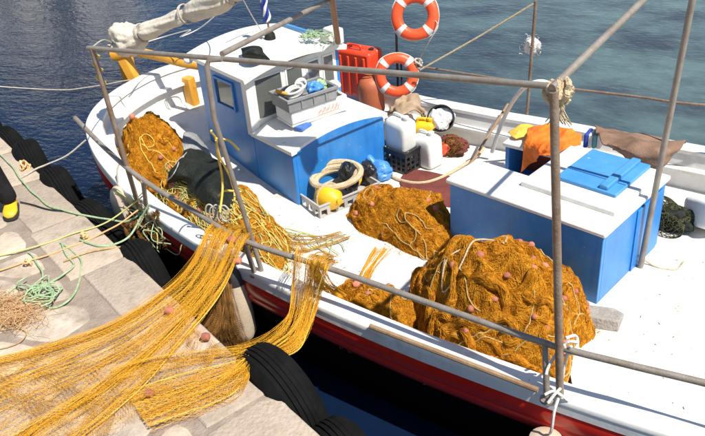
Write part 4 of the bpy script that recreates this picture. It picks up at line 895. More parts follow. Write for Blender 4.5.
part('neck', rope([(-3.921, 6.068, 0.730), (-3.987, 6.082, 0.780), (-4.060, 6.100, 0.780)], [.045] + [.04] * 9 + [.03] * 6 + [.05] * 2, 18, 10), 'blue_bag', bb)
solo('deck_hose', rope([(-3.857, 6.173, 0.600), (-3.630, 6.093, 0.595), (-3.412, 6.123, 0.595), (-3.277, 6.306, 0.595), (-3.189, 6.643, 0.595), (-3.142, 6.938, 0.600), (-3.137, 7.084, 0.620)], .017, 60, 8), 'rope_straw', 'pale hose lying on deck from blue bag to far bulwark', 'hose')
def bucket():
    T = thing('bucket', 'black bucket stuffed with white cloth tipped against the far bulwark', 'bucket'); n = 26
    part('shell', MB().lathe([(.10, 0), (.145, .27), (.152, .275), (.152, .30), (.140, .30), (.136, .27), (.092, .015), (.001, .015)], (0, 0, 0), n), 'black_plastic', T)
    part('contents', MB().blob((0, .01, .23), (.115, .115, .07), .16, 4, 7, crease=1.5), 'white_cloth', T)
    part('bail', MB().tube(catmull([(-.15, 0, .285), (-.12, -.11, .30), (0, -.16, .31), (.12, -.11, .30), (.15, 0, .285)], 24), .005, 6), 'steel', T)
    return T
place(bucket(), (-3.654, 7.173, 0.800), rot=(R_(58), R_(-6), R_(20)))
bn = thing('net_bundle', 'small dark bundle of net with red rag below the tipped bucket', 'bundle', (-3.493, 6.970, 0.575))
part('bundle', MB().blob(V(*(-3.423, 6.929, 0.680)), (.12, .09, .09), .3, 4, 15, crease=.8), 'maroon_cloth', bn)
g_ = np.random.default_rng(2); c_ = V(*(-3.423, 6.929, 0.680)); q_ = g_.normal(size=(260, 1, 3)); q_ /= np.linalg.norm(q_, axis=2)[..., None]
q2 = q_ + np.cumsum(g_.normal(size=(260, 9, 3)) * .16, 1); q2 /= np.linalg.norm(q2, axis=2)[..., None]
threads('threads', c_ + q2 * V(.15, .12, .12) * (1 + .25 * nz(q2, 3, 5)[..., None]), .0024, 'net_brown', bn, kind='stuff')
part('rag', MB().blob(V(*(-3.495, 6.806, 0.660)), (.06, .05, .07), .25, 5, 19), 'buoy_orange', bn)

# ------------------------------------------------------------------ things on the cabin trunk
def foam_box():
    o = cp(1.06, .30, TZ + .115); e1, e2 = unit(E2 * 1 + E1 * .10), -unit(E1 - E2 * .10)
    T = thing('foam_box', 'white polystyrene fish box with faded red print on the cabin top', 'box', tuple(o))
    o = o + e1 * -.06 - e2 * .30; L_, W_, H_ = .66, .32, .17; th = .03
    m = MB(); m.obox(o, e1 * L_, e2 * W_, EZ * .03)
    m.obox(o + EZ * .03, e1 * L_, e2 * th, EZ * (H_ - .03)); m.obox(o + EZ * .03 + e2 * (W_ - th), e1 * L_, e2 * th, EZ * (H_ - .03))
    m.obox(o + EZ * .03 + e2 * th, e1 * th, e2 * (W_ - 2 * th), EZ * (H_ - .03)); m.obox(o + EZ * .03 + e2 * th + e1 * (L_ - th), e1 * th, e2 * (W_ - 2 * th), EZ * (H_ - .03))
    part('box_body', m, 'foam', T, bevel=.012)
    g = np.random.default_rng(6)
    pr = MB()
    for k in range(16):          # smudged printed lettering: slanted strokes
        a = .30 + .016 * k; pr.obox(o - e2 * .0025 + e1 * a + EZ * (.05 + .012 * (k % 3)), e1 * .009 + EZ * .002, e2 * .002, EZ * g.uniform(.022, .05) + e1 * .008)
    pr.obox(o - e2 * .0025 + e1 * .30 + EZ * .042, e1 * .25 + EZ * .006, e2 * .002, EZ * .007)
    part('print', pr, 'foam_print', T, smooth=False)
    return o, e1, e2, H_
fo, f1, f2, fh = foam_box()
gb = thing('grey_bin', 'dark grey plastic crate of gear sitting on the polystyrene box', 'crate'); 
def grey_bin():
    L_, W_, H_, th = .56, .34, .13, .012; m = MB()
    l2_, w2 = L_ / 2, W_ / 2
    m.obox(V(-l2_, -w2, 0), V(L_, 0, 0), V(0, th, 0), V(0, 0, H_)); m.obox(V(-l2_, w2 - th, 0), V(L_, 0, 0), V(0, th, 0), V(0, 0, H_))
    m.obox(V(-l2_, -w2 + th, 0), V(th, 0, 0), V(0, W_ - 2 * th, 0), V(0, 0, H_)); m.obox(V(l2_ - th, -w2 + th, 0), V(th, 0, 0), V(0, W_ - 2 * th, 0), V(0, 0, H_)); m.obox(V(-l2_ + th, -w2 + th, 0), V(L_ - 2 * th, 0, 0), V(0, W_ - 2 * th, 0), V(0, 0, .012))
    part('tub', m, 'grey_plastic', gb, bevel=.004)
    r = MB(); q = .016
    r.obox(V(-l2_ - q, -w2 - q, H_ - .03), V(L_ + 2 * q, 0, 0), V(0, q, 0), V(0, 0, .034)); r.obox(V(-l2_ - q, w2, H_ - .03), V(L_ + 2 * q, 0, 0), V(0, q, 0), V(0, 0, .034))
    r.obox(V(-l2_ - q, -w2, H_ - .03), V(q, 0, 0), V(0, W_, 0), V(0, 0, .034)); r.obox(V(l2_, -w2, H_ - .03), V(q, 0, 0), V(0, W_, 0), V(0, 0, .034))
    part('rim', r, 'grey_plastic', gb, bevel=.004)
    for x in (-.14, 0, .14): part('rib', MB().obox(V(x, -w2 - .010, .01), V(.012, 0, 0), V(0, .010, 0), V(0, 0, H_ - .045)), 'grey_plastic', gb)
grey_bin()
gc0 = fo + f1 * .25 + f2 * .15 + EZ * (fh + .002)
place(gb, tuple(gc0), rot=(0, 0, math.atan2(f1[1], f1[0])))
coil('hose_coil', 'white hose coiled in the dark grey crate', gc0 - f1 * .10 + EZ * .10, .085, .013, 3.2, 'rope_white', (f1, f2, (0, 0, 1)), 2, .8)
coil('hose_coil', 'second white hose loop standing up from grey crate behind the blue bag', gc0 + f1 * .02 + f2 * .06 + EZ * .15, .06, .012, 2.2, 'rope_white', (f1, (0, 0, 1), f2), 5, .8)
solo('blue_plastic_bag', MB().blob(gc0 + f1 * .09 - f2 * .06 + EZ * .13, (.085, .075, .06), .12, 4, 25, crease=1.5), 'blue_bag', 'bright blue plastic bag stuffed in the dark grey crate', 'bag')
solo('green_net_wad', MB().blob(gc0 + f1 * .20 + f2 * .02 + EZ * .10, (.06, .08, .045), .2, 6, 27, crease=1.5), 'rope_green', 'wad of green net at far end of dark grey crate', 'net')
solo('orange_handle', MB().tube([gc0 - f1 * .19 - f2 * .02 + EZ * .13, gc0 - f1 * .28 + f2 * .06 + EZ * .17], [.016, .02], 10), 'ochre_wood', 'short orange handle sticking out of the grey crate toward windows', 'tool')
solo('white_bag', MB().blob(fo + f1 * .60 + f2 * .16 + EZ * (fh + .05), (.07, .09, .055), .12, 4, 29, crease=1.5), 'white_cloth', 'small white bag on far end of polystyrene box', 'bag')
solo('sponge', MB().obox(cp(1.36, .22, TZ + .088), E1 * .09 + E2 * .03, E2 * .15 - E1 * .03, EZ * .045), 'sponge_blue', 'blue sponge lying on the white cabin top before the box', 'sponge', bevel=.012)

# roof gear: wad of green line, flag on a short staff
g_ = np.random.default_rng(9); P_ = np.cumsum(g_.normal(size=(26, 12, 3)) * V(.022, .022, .004), 1) + V(*(-4.665, 6.276, 1.950)) + g_.normal(size=(26, 1, 3)) * V(.06, .05, .006)
P_[..., 2] = np.clip(P_[..., 2], 1.905, 1.98); solo('line_tangle', MB().add(*(lambda q: (q[0], q[1].tolist()))(tubes(P_, .005, 5))), 'rope_green', 'loose tangle of green line on the wheelhouse roof', 'rope')
def flag():
    b = V(*(-5.174, 6.153, 1.920)); top = V(*(-5.112, 6.057, 2.480)); T = thing('flag', 'blue and white striped flag furled round a short staff on the roof', 'flag', tuple(b))
    part('staff', MB().tube([b, top], .011, 8), 'brown_wood', T)
    part('foot', MB().lathe([(.06, -.02), (.055, .03), (.03, .07), (.015, .09)], b, 14), 'tarp', T)
    n = 40; ax = top - b; s1 = unit(np.cross(ax, EZ)) ; s2 = unit(np.cross(unit(ax), s1))
    for k in range(6):
        Gp = []
        for i in range(n):
            t = .34 + .66 * i / (n - 1); c = b + ax * t; row = []
            for j in range(6):
                a = (k + j / 5) / 6 * 2 * math.pi + t * 7; r = .024 + .016 * math.sin(t * 9 + k) + .012 * math.sin(t * 21 + j)
                row.append(c + r * (math.cos(a) * s1 + math.sin(a) * s2))
            Gp.append(row)
        part('stripe', MB().grid(np.array(Gp), .002), ['blue_cloth', 'white_cloth'][k % 2] if k != 4 else 'blue_cloth', T, ang=180)
flag()
solo('stay_line', rope([(-5.218, 5.833, 2.450), (-5.388, 6.160, 2.120), (-5.453, 6.361, 1.880)], .006, 24), 'rope_grey', 'thin grey stay line running up from the flag foot', 'rope')

# ------------------------------------------------------------------ ropes, knots and small deck things
def knot(name, label, c, R0, r, m, seed, n=5):
    T = thing(name, label, 'rope', tuple(c)); g = np.random.default_rng(seed)
    for k in range(n):
        e1 = unit(g.normal(size=3)); e2 = unit(np.cross(e1, g.normal(size=3))); a = np.linspace(0, 2 * math.pi * 1.1, 30)
        part('turn', MB().tube(np.array([V(*c) + R0 * g.uniform(.7, 1.1) * (math.cos(q) * e1 + math.sin(q) * e2) for q in a]) + g.normal(size=3) * R0 * .25, r, 7), m, T)
    return T
kt = knot('rope_knot', 'big tan rope knot lashing the top of the tall near post', (-1.216, 3.622, 2.860), .055, .017, 'rope_straw', 4, 9)
for k in range(14):
    g = np.random.default_rng(300 + k); c = V(*(-1.226, 3.690, 2.800)); part('frayed_end', rope([c, c + V(g.normal() * .03, g.normal() * .03, -.06), c + V(.04 + g.normal() * .04, g.normal() * .04, -.14)], .0035, 12, 5), 'rope_straw', kt)
part('eye_bead', MB().blob(V(*(-1.184, 3.679, 2.860)), (.022, .022, .022), 0), 'blue_eye', kt)
kt = knot('white_tuft', 'fluffy white rag tuft tied halfway up the far thin post', (-2.821, 7.544, 1.660), .045, .012, 'rope_white', 6, 4)
g_ = np.random.default_rng(5); q_ = V(*(-2.821, 7.544, 1.660)) + np.cumsum(g_.normal(size=(160, 7, 3)) * .016, 1); threads('tuft', q_, .003, 'net_white', kt, kind='stuff')
part('wad', MB().blob(V(*(-2.821, 7.544, 1.660)), (.075, .07, .08), .10, 5, 7, crease=1.6), 'tuft', kt)
knot('rope_knot', 'small grey knot on far rail beside the lower lifebuoy', (-4.014, 7.240, 1.420), .035, .011, 'rope_grey', 8, 5)
solo('stay_rope', rope([(-2.776, 7.449, 2.140), (-3.311, 7.323, 1.780), (-3.915, 7.102, 1.400)], .010, 30), 'rope_straw', 'tan rope running diagonally from far post top to the far rail', 'rope')
solo('water_hose', rope([(-2.987, 6.955, 0.660), (-2.883, 6.905, 0.980), (-2.731, 6.778, 1.300), (-2.584, 6.701, 1.520), (-2.450, 6.704, 1.620), (-2.354, 6.798, 1.580), (-2.334, 6.906, 1.420), (-2.346, 7.032, 1.200), (-2.384, 7.177, 0.980)], .022, 70, 8), 'rope_white', 'pale hose arching over the far bulwark left of the tall post', 'hose')
solo('boat_hook', MB().tube([(-3.092, 6.584, 0.620), (-2.965, 7.300, 1.080)], .014, 8), 'pole_wood', 'thin pole leaning against the far bulwark beside the hose', 'pole')
solo('boat_hook', MB().tube([(-2.409, 3.544, 0.955), (-1.152, 3.474, 0.975)], .018, 8), 'pole_wood', 'wooden pole lying along the inside of the near gunwale', 'pole')
yt = thing('yellow_tie', 'yellow cord knotted on the post in front of the wheelhouse', 'rope', (-3.826, 3.822, 2.000))
c0 = (-3.866, 3.823, 2.000)
for k, P in enumerate(([(-3.759, 3.713, 2.140), c0, (-3.941, 3.887, 1.620), (-3.870, 3.716, 1.400)], [c0, (-3.888, 3.892, 1.700), (-3.976, 4.053, 1.420), (-3.858, 3.860, 1.400)], [(-3.830, 3.789, 2.030), (-3.769, 3.847, 2.000), (-3.705, 3.869, 1.920)], [(-4.005, 3.871, 1.450), (-3.947, 3.890, 1.500), (-3.883, 4.001, 1.450)])): part('cord', rope(P, .009, 30, 6, .01, k), 'rope_yellow', yt)
yb = thing('yellow_lashing', 'yellow cord wound round the top of the stern post', 'rope', (-5.071, 3.857, 2.400))
a_ = np.linspace(0, 5 * math.pi, 50); p0, p1 = V(*(-5.078, 3.860, 2.490)), V(*(-5.103, 3.877, 2.200))
part('cord', MB().tube(np.array([p0 + (p1 - p0) * k / 49 + .028 * V(math.cos(q), math.sin(q), 0) for k, q in enumerate(a_)]), .010, 6), 'rope_yellow', yb)
cl = thing('clip_cluster', 'bunch of grey net clips hanging on the rail near the tied post', 'clips', (-3.968, 3.799, 1.330))
for k in range(5):
    c = V(*(-4.022, 3.829, 1.300)) + V(.03 * k - .06, .01 * k, -.02 * (k % 2)); a = np.linspace(0, 2 * math.pi, 20); part('ring', MB().tube(np.array([c + V(.032 * math.cos(q), .02 * math.cos(q), .075 * math.sin(q)) for q in a]), .007, 6), 'rope_grey', cl)
mr_ = thing('fender_rope', 'white rope tied over the rail and holding the near fender', 'rope', (-1.013, 3.480, 0.950))
for k, P in enumerate(([(-0.971, 3.591, 1.340), (-1.025, 3.575, 1.330), (-1.076, 3.565, 1.240), (-1.112, 3.507, 1.160), (-1.116, 3.475, 1.120)], [(-0.992, 3.552, 1.330), (-1.029, 3.571, 1.160), (-1.028, 3.515, 0.980), (-1.020, 3.416, 0.920), (-1.018, 3.382, 0.800), (-1.034, 3.404, 0.720)], [(-1.044, 3.593, 1.340), (-1.005, 3.662, 1.320), (-0.981, 3.638, 1.270), (-1.004, 3.564, 1.270), (-1.043, 3.559, 1.320)], [(-1.029, 3.575, 1.220), (-0.981, 3.563, 1.280), (-0.955, 3.588, 1.310)], [(-1.101, 3.456, 0.980), (-1.065, 3.491, 1.000), (-1.009, 3.496, 0.980), (-0.972, 3.503, 0.950)], [(-1.062, 3.423, 0.960), (-1.037, 3.467, 1.000), (-1.017, 3.512, 1.020)])): part('cord', rope(P, .0095, 30, 6, .006, k), 'rope_white', mr_)
# loose stone on deck
def stone_block():
    c = V(*(-1.130, 4.800, 0.620)); m = MB(); e1 = unit(V(.9, .25, 0)); e2 = unit(V(-.25, .9, 0)); g = np.random.default_rng(8)
    pts = [c + e1 * a * .14 + e2 * b * .085 + EZ * d * .042 + g.normal(size=3) * .010 for d in (-1, 1) for a, b in ((-1, -1), (.9, -1.0), (1.1, .4), (.5, 1), (-1, .9))]
    m.rings([np.array(pts[:5]), np.array(pts[5:])]); solo('loose_stone', m, 'loose_stone', 'grey flat stone lying on the white deck by the engine box', 'stone', bevel=.012)
stone_block()
gn = thing('net_wad', 'small dark green net wad behind right end of engine box', 'fishing net', (-0.996, 6.376, 0.570))
c_ = V(*(-1.004, 6.399, 0.660)); part('wad', MB().blob(c_, (.14, .13, .10), .28, 4, 35, crease=.8), 'tarp', gn)
g_ = np.random.default_rng(3); q_ = g_.normal(size=(500, 1, 3)); q_ /= np.linalg.norm(q_, axis=2)[..., None]; q2 = q_ + np.cumsum(g_.normal(size=(500, 9, 3)) * .15, 1); q2 /= np.linalg.norm(q2, axis=2)[..., None]
threads('threads', c_ + q2 * V(.19, .17, .15) * (1 + .25 * nz(q2, 3, 7)[..., None]), .0024, 'net_dark', gn, kind='stuff')
solo('post_tie', rope([(-1.096, 5.674, 0.660), (-1.033, 5.706, 0.600), (-0.915, 5.691, 0.585), (-0.795, 5.719, 0.585), (-0.779, 5.857, 0.585)], .008, 40, 6, .01, 3), 'rope_straw', 'short straw rope tied at the foot of right post trailing on deck', 'rope')
def litter():
    g = np.random.default_rng(14); m = MB()
    for k in range(420):
        u = g.uniform(0, 1); c = V(g.uniform(-1.6, .4), g.uniform(4.0, 6.9), 0) if k % 3 else V(g.uniform(-4.4, -2.6), g.uniform(4.2, 5.4), 0)
        if -2.75 < c[0] < -1.0 and 4.9 < c[1] < 6.3: continue
        z = float(deckz(c[0])) + .03 * (1 - ((c[1] - yc(c[0])) / 1.75) ** 2) + .004; a = g.uniform(0, 6.28); l = g.uniform(.002, .007) if g.uniform() < .8 else g.uniform(.01, .03); d = V(math.cos(a), math.sin(a), 0) * l; e = V(-math.sin(a), math.cos(a), 0) * g.uniform(.0015, .004)
        m.obox(c + EZ * z, d, e, EZ * .003)
    o = mesh_obj('deck_litter', np.vstack(m.v), m.f, 'net_dark'); o['kind'] = 'stuff'; o['label'] = 'scraps of weed and fibre strewn on the white deck'
litter()

# ------------------------------------------------------------------ fenders and tyres
def fender(ln=.52, r=.115):
    T = thing('fender', '', 'fender', group='white fenders along the hull')
    part('body', MB().lathe([(.03, 0), (r * .75, .02), (r, .08), (r, ln - .10), (r * .82, ln - .03), (.05, ln)], (0, 0, 0), 26), 'fender_white', T)
    return T
f1_ = fender(.42, .105); f1_['label'] = 'weathered white fender hanging under the stern quarter'
place(f1_, (-5.393, 3.996, 0.700), rot=(R_(-8), R_(-10), 0))
part('rope', rope([(0, 0, .41), (0, .02, .55), (.02, .05, .62)], .009, 12), 'rope_grey', f1_)
f2_ = fender(.72, .108); f2_['label'] = 'long white fender with black cap hanging amidships beside the brown net'
part('cap', MB().lathe([(.112, .56), (.110, .62), (.09, .69), (.055, .735), (.03, .80), (.012, .81)], (0, 0, 0), 24), 'fender_cap', f2_)
place(f2_, V(*(-3.785, 3.675, 0.920)) - EZ * .70, rot=(R_(-3), R_(-4), 0)); part('rope', rope([(0, 0, .79), (.0, .05, .86), (0, .12, .92)], .010, 12), 'rope_straw', f2_)
f3_ = fender(.5, .125); f3_['label'] = 'white fender at the bottom edge hanging from the knotted white rope'
place(f3_, V(*(-1.056, 3.432, 0.700)) - EZ * .50 + V(0, -.03, 0), rot=(0, 0, 0))
def tyre():
    T = thing('tyre', '', 'tyre', group='tyres hung along the quay wall'); W_ = .27
    prof = [(.22, .07), (.225, .03), (.26, .004), (.31, .010), (.345, .035), (.362, .062)]
    z = .062
    for k in range(5): prof += [(.370 - .0016 * (k - 2) ** 2, z + .002), (.370 - .0016 * (k - 2) ** 2, z + .022), (.363 - .0016 * (k - 2) ** 2, z + .024), (.363 - .0016 * (k - 2) ** 2, z + .029)]; z += .0296
    prof = prof[:-2] + [(.360, W_ - .060), (.345, W_ - .035), (.31, W_ - .010), (.26, W_ - .004), (.225, W_ - .03), (.22, W_ - .07), (.30, W_ - .06), (.335, W_ / 2), (.30, .06), (.22, .07)]
    part('casing', MB().lathe([(r, z - W_ / 2) for r, z in prof], (0, 0, 0), 56, (0, 0, 1), caps=False), 'rubber', T, ang=24)
    for sg in (-1, 1): part('bead_ring', MB().lathe([(.222, sg * (W_ / 2 - .032)), (.216, sg * (W_ / 2 - .045)), (.222, sg * (W_ / 2 - .058))], (0, 0, 0), 40, caps=False), 'rubber', T)
    return T
t0 = tyre(); TY = [((-2.68, 2.9), .70, .155, 'tyre under the looping orange net, nearest whole tyre in view'), ((-4.58, 3.55), .66, .155, 'tyre on the quay wall just below the hanging golden net'),
     ((-5.55, 4.0), .66, .155, 'tyre on the quay wall beside the stern fender'), ((-6.35, 4.2), .68, .155, 'tyre on quay wall just left of the one by the stern fender'),
     ((-7.12, 4.5), .70, .155, 'tyre on quay wall below the stern mooring rope'), ((-7.95, 4.75), .62, .155, 'second tyre from the far left end of the quay'), ((-8.75, 4.95), .62, .155, 'farthest tyre at the left edge of the photo'),
     ((-1.98, 2.75), .52, .20, 'lower tyre at the bottom edge between quay and red hull')]
for k, (p, zc, off, lab) in enumerate(TY):
    o = t0 if k == 0 else copy_tree(t0); s_ = (V(p[0], p[1], 0) - QO) @ QD; c = QO + QD * s_ + QN * off + EZ * zc
    tilt = R_([0, 6, -5, 4, 8, -4, 5, 7][k]); zax = unit(QN + EZ * .12 + QD * tilt); yax = unit(EZ - zax * (EZ @ zax)); xax = np.cross(yax, zax)
    place(o, tuple(c), e=(xax, yax, zax), s=[1.16, 1.06, 1.0, 1.08, 1.12, 1.05, 1.1, 1.12][k]); o['label'] = lab

# ------------------------------------------------------------------ things on the quay
def green_rope():
    T = thing('green_rope', 'tangle of light green rope lying on the quay stones', 'rope', (-4.751, 2.612, 1.000)); g = np.random.default_rng(31)
    c = V(*(-4.795, 2.624, 1.015))
    for k in range(12):
        c2_ = c + V(g.normal() * .06, g.normal() * .05, 0); sg_ = g.choice([-1, 1]); a0 = g.uniform(0, 6.28); R0 = g.uniform(.03, .16); P = [c2_ + V(R0 * math.cos(a0 + sg_ * j * .9) * (1 + .5 * g.normal()), R0 * .8 * math.sin(a0 + sg_ * j * .9) * (1 + .4 * g.normal()), .004 + .004 * k + .012 * abs(g.normal())) for j in range(int(g.integers(4, 8)))]
        part('strand', rope(P, .0065, 60, 6, .008, k), 'rope_green', T)
    for k, P in enumerate(([(-5.318, 3.221, 1.012), (-5.068, 3.173, 1.012), (-4.813, 3.009, 1.012), (-4.605, 2.813, 1.012), (-4.543, 2.645, 1.012), (-4.610, 2.552, 1.015), (-4.773, 2.556, 1.030)], [(-5.286, 3.217, 1.014), (-4.967, 3.057, 1.013), (-4.874, 2.880, 1.015), (-4.890, 2.729, 1.020)], [(-5.031, 2.243, 1.012), (-5.082, 2.453, 1.012), (-5.066, 2.606, 1.012), (-4.817, 2.590, 1.030)], [(-5.443, 2.987, 1.012), (-5.207, 2.906, 1.012), (-4.909, 2.734, 1.020)])): part('strand', rope(P, .008, 60, 6, .012, 40 + k), 'rope_green', T)
green_rope()
P_ = []
g_ = np.random.default_rng(41)
for k in range(420): 
    c = V(*(-4.867, 2.368, 1.012)) + V(g_.normal() * .15, g_.normal() * .07, 0); a = R_(22) + g_.normal() * .9; st = np.linspace(-.11, .11, 14); P_.append(np.stack([c[0] + st * math.cos(a) + .03 * np.sin(st * 22 + k), c[1] + st * math.sin(a) + .03 * np.cos(st * 25 + 2 * k), 1.006 + .03 * abs(g_.normal()) + .01 * np.cos(st * 14)], 1))
P_ = np.array(P_); P_[..., 2] = np.maximum(P_[..., 2], 1.004)
T_ = thing('frayed_hemp', 'heap of frayed orange hemp fibre beside the green rope', 'rope', (-4.884, 2.377, 1.000)); threads('fibres', P_, .0016, 'rope_orange', T_, kind='stuff')
for nm, lab, P, r, m, wv in (('mooring_line', 'pale green line running over the quay edge toward the stern', [(-7.698, 4.206, 1.012), (-7.147, 4.035, 1.012), (-6.703, 3.852, 1.012), (-6.189, 3.670, 1.012), (-5.830, 3.593, 1.012), (-5.495, 3.635, 1.012), (-5.251, 3.698, 1.000), (-5.055, 3.754, 1.000), (-4.935, 3.934, 1.100)], .009, 'rope_green', .006),
        ('net_line', 'upper yellow green line stretched over the quay to the boat', [(-5.681, 2.767, 1.012), (-5.481, 3.037, 1.012), (-5.289, 3.414, 1.012), (-5.196, 3.631, 1.020), (-5.079, 3.807, 1.100), (-4.894, 3.840, 1.250)], .007, 'rope_pale', .008),
        ('net_line', 'lower orange line stretched over the quay below the yellow one', [(-5.451, 2.624, 1.012), (-5.326, 2.879, 1.012), (-5.213, 3.135, 1.012), (-5.111, 3.394, 1.012), (-5.008, 3.630, 1.050), (-4.952, 3.829, 1.100)], .0075, 'rope_orange', .008),
        ('net_line', 'pale green line arching from quay edge up to the stern rail', [(-5.182, 3.324, 1.012), (-4.961, 3.329, 1.012), (-4.860, 3.434, 1.000), (-4.846, 3.581, 1.000), (-4.822, 3.704, 1.100), (-4.731, 3.764, 1.250)], .009, 'rope_green', .004),
        ('net_line', 'brown twisted line across quay joint near the tyres', [(-5.046, 3.020, 1.012), (-4.973, 3.188, 1.012), (-4.858, 3.346, 1.012), (-4.816, 3.455, 0.980)], .008, 'cork_line', .01),
        ('mooring_rope', 'grey mooring rope tied from stern gunwale to the quay ring', [(-6.335, 4.454, 1.240), (-6.499, 4.289, 1.100), (-6.662, 4.144, 1.030), (-6.703, 4.049, 1.020), (-6.702, 3.923, 1.012), (-6.703, 3.852, 1.012)], .010, 'rope_grey', .003),
        ('stern_line', 'thin grey line running left over the water from the stern post', [(-7.912, 4.234, 1.700), (-7.518, 4.649, 1.550), (-7.149, 4.874, 1.500), (-6.887, 4.990, 1.520), (-6.348, 5.184, 1.620)], .0065, 'rope_grey', .002),
        ('dark_line', 'thin black line lying on the quay beside the person', [(-6.269, 3.526, 1.012), (-6.091, 3.549, 1.012), (-5.868, 3.555, 1.012), (-5.711, 3.610, 1.012)], .006, 'black_iron', .004),
        ('quay_cord', 'thin dark cord curling on the quay at left below the hemp', [(-4.588, 2.032, 1.010), (-4.508, 2.122, 1.010), (-4.487, 2.207, 1.010), (-4.538, 2.280, 1.010), (-4.660, 2.268, 1.010), (-4.755, 2.167, 1.010)], .004, 'cork_line', .003)):
    solo(nm, rope(P, r, 70, 6, wv, len(lab)), m, lab, 'rope')
knot('rope_knot', 'loose tan rope loop lying on the quay edge by mooring rope', V(*(-6.863, 4.027, 1.030)), .05, .009, 'rope_orange', 12, 4)
knot('rope_knot', 'small orange knot midway on the line across the quay', V(*(-5.175, 3.367, 1.030)), .03, .008, 'rope_orange', 13, 4)
knot('rope_knot', 'small orange knot on the line near left edge of quay', V(*(-5.282, 2.871, 1.030)), .03, .008, 'rope_orange', 17, 4)

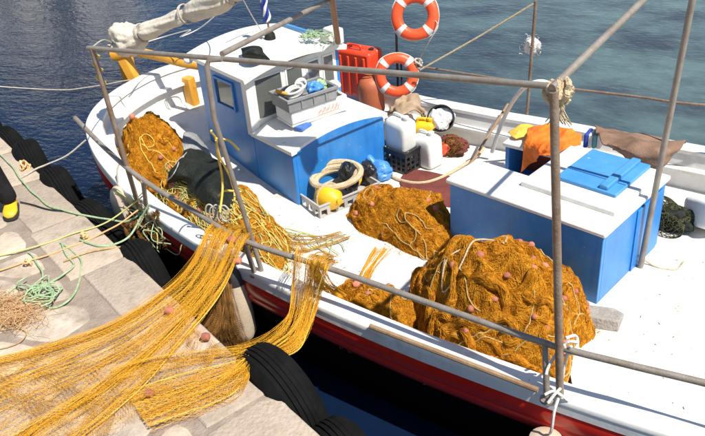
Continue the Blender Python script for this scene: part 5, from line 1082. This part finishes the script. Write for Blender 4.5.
# ------------------------------------------------------------------ the person at the left edge
def person():
    F = V(*(-6.220, 3.408, 1.000)); T = thing('person', 'person in dark trousers and yellow boots standing at left quay edge', 'person', tuple(F))
    hp = F + V(-.20, -.10, .92); fd = unit(V(.55, -.8, 0)); sd = V(-fd[1], fd[0], 0)    # faces the camera side; sd = to its left
    R_foot = F; L_foot = F + V(-.42, -.02, 0)
    def skin(name, verts, edges, rad, m, root=0, sub=2):
        me = bpy.data.meshes.new(name); me.from_pydata([tuple(np.asarray(v) - ORG[T.name]) for v in verts], edges, []); o = bpy.data.objects.new(name, me); COL.objects.link(o); o.parent = T; ORG[o.name] = ORG[T.name]
        sk = o.modifiers.new('skin', 'SKIN'); sk.use_smooth_shade = True
        for i, r in enumerate(rad): me.skin_vertices[0].data[i].radius = (r, r) if np.ndim(r) == 0 else r; me.skin_vertices[0].data[i].use_root = (i == root)
        sb = o.modifiers.new('subsurf', 'SUBSURF'); sb.levels = sub; sb.render_levels = sub; me.materials.append(MATS[m]); return o
    k1 = (hp + R_foot) / 2 + fd * .05 + V(.06, .02, 0); k2 = (hp + L_foot) / 2 + fd * .04
    k1[2] = 1.50; k2[2] = 1.50; hR = hp + V(.09, .02, -.03); hL = hp + V(-.09, -.02, -.03)
    ch = hp + V(0, 0, .42); nk = hp + V(0, 0, .58); hd = nk + V(0, 0, .14) + fd * .02
    shR = ch + V(.17, .06, .08); shL = ch + V(-.17, -.06, .08); elR = shR + V(.05, -.02, -.28); elL = shL + V(-.06, 0, -.28); wrR = elR + fd * .16 + V(-.02, 0, -.18); wrL = elL + fd * .12 + V(0, 0, -.21)
    # one continuous body
    vs = [hp, hp + V(0, 0, .2), ch, nk, hd, hd + V(0, 0, .09), hR, k1, R_foot + V(0, 0, .10), hL, k2, L_foot + V(0, 0, .10), shR, elR, wrR, shL, elL, wrL]
    ed = [(0, 1), (1, 2), (2, 3), (3, 4), (4, 5), (0, 6), (6, 7), (7, 8), (0, 9), (9, 10), (10, 11), (2, 12), (12, 13), (13, 14), (2, 15), (15, 16), (16, 17)]
    skin('body', vs, ed, [.14, .13, .14, .055, .085, .075, .085, .06, .045, .085, .06, .045, .055, .042, .03, .055, .042, .03], 'skin')
    for nm, kk, ft, hh in (('trouser_leg', k1, R_foot, hR), ('trouser_leg', k2, L_foot, hL)):
        skin(nm, [hh + V(0, 0, .04), hh * .5 + kk * .5, kk, kk * .5 + (ft + V(0, 0, .1)) * .5, ft + V(0, 0, .075)], [(0, 1), (1, 2), (2, 3), (3, 4)], [.105, .098, .085, .085, .092], 'trouser')
    skin('shirt', [hp + V(0, 0, -.02), hp + V(0, 0, .2), ch, nk - V(0, 0, .02), shR, elR, shL, elL], [(0, 1), (1, 2), (2, 3), (2, 4), (4, 5), (2, 6), (6, 7)], [.165, .15, .16, .075, .075, .06, .075, .06], 'shirt')
    part('hair', MB().blob(hd + V(0, 0, .05) - fd * .015, (.088, .092, .10), .05, 5, 3), 'hair', T)
    for sg in (-1, 1): part('eye', MB().blob(hd + fd * .078 + sd * sg * .032 + EZ * .02, (.012, .012, .008), 0, nu=12, nv=8), 'white_cloth', T)
    part('nose', MB().blob(hd + fd * .09 - EZ * .01, (.014, .014, .024), 0, nu=12, nv=8), 'skin', T)
    part('mouth', MB().blob(hd + fd * .082 - EZ * .045, (.022, .012, .006), 0, nu=12, nv=8), 'buoy_orange', T)
    for w_, s_ in ((wrR, 1), (wrL, -1)):
        dn = unit(fd * .25 - EZ); pv = [w_, w_ + dn * .05, w_ + dn * .085]; ee = [(0, 1), (1, 2)]; rr = [.024, .032, .030]
        skin('palm', pv, ee, rr, 'skin', 0, 1)
        for q in range(4):
            b = w_ + dn * .085 + fd * (.027 - .018 * q); ln = (.07, .078, .072, .056)[q]; skin('finger', [b - dn * .02, b + dn * ln * .5 + sd * s_ * .004, b + dn * ln - sd * .012], [(0, 1), (1, 2)], [.010, .009, .007], 'skin', 0, 1)
        b = w_ + dn * .03 + fd * .03; skin('thumb', [b, b + fd * .025 + dn * .03, b + fd * .028 + dn * .06], [(0, 1), (1, 2)], [.012, .010, .008], 'skin', 0, 1)
    for ft, aim in ((R_foot, unit(V(.70, -.62, 0))), (L_foot, unit(V(.3, -.9, 0)))):
        sx = V(-aim[1], aim[0], 0); Rg = []
        for t, wd, hh in ((-.09, .035, .07), (-.07, .05, .10), (-.02, .054, .11), (.03, .056, .105), (.08, .062, .092), (.13, .066, .082), (.18, .055, .068), (.205, .026, .045)):
            a = np.linspace(0, 2 * math.pi, 20, endpoint=False); Rg.append(np.array([ft + aim * t + sx * wd * np.sign(math.cos(q)) * abs(math.cos(q)) ** .7 + EZ * (.022 + (hh - .022) * (.5 + .5 * math.sin(q))) for q in a]))
        bt = part('boot', MB().rings(Rg), 'boot_yellow', T, ang=80)
        Rg = []
        for t, wd in ((-.095, .036), (-.07, .053), (.0, .058), (.08, .066), (.14, .068), (.19, .056), (.214, .026)):
            Rg.append(np.array([ft + aim * t + sx * wd * c + EZ * z for c, z in ((-1, .002), (1, .002), (1, .028), (-1, .028))]))
        part('sole', MB().rings(Rg), 'boot_sole', bt, ang=40)
person()

# ------------------------------------------------------------------ white house across the basin (out of frame, mirrored in the water at upper left)
def far_house():
    C0 = V(-33.0, 24.0, 0); f = unit(V(.80, -.60, 0)); sd = V(-f[1], f[0], 0)       # f = facing the boat
    m = MB().obox(C0 - sd * 11 - f * 9 + EZ * -1.5, sd * 22, f * 10.2, EZ * 2.5); fq = mesh_obj('far_quay', np.vstack(m.v), m.f, 'quay_wall'); fq['kind'] = 'structure'
    T = thing('harbour_house', 'white two storey house across the water, mirrored at the upper left', 'house', tuple(C0 + EZ))
    W_, H_ = 7.4, 8.6; o = C0 - sd * W_ / 2 + EZ * 1.0; hl = [(.08, .60, .20, .84), (.42, .60, .58, .84), (.80, .60, .92, .84), (.10, .0, .26, .34), (.44, .0, .60, .36), (.76, .06, .90, .34)]
    part('wall', wall_holes(o, sd * W_, EZ * H_, -f * .4, hl), 'plaster', T, smooth=False)
    part('wing_wall', MB().obox(o - f * 6, sd * W_, f * 5.6, EZ * H_), 'plaster', T, smooth=False)
    part('parapet', MB().obox(o + EZ * H_ - f * 6.05 - sd * .05, sd * (W_ + .1), f * 6.1, EZ * .25), 'plaster', T, smooth=False)
    for h in hl:
        sh = part('shutter' if h[1] > 0 else 'door', MB().obox(o + sd * W_ * h[0] + EZ * H_ * h[1] - f * .2, sd * W_ * (h[2] - h[0]), f * .06, EZ * H_ * (h[3] - h[1])), 'shutter', T, smooth=False)
    part('balcony', MB().obox(o + sd * W_ * .34 + EZ * 4.9, sd * W_ * .32, f * .9, EZ * .15), 'plaster', T)
far_house()
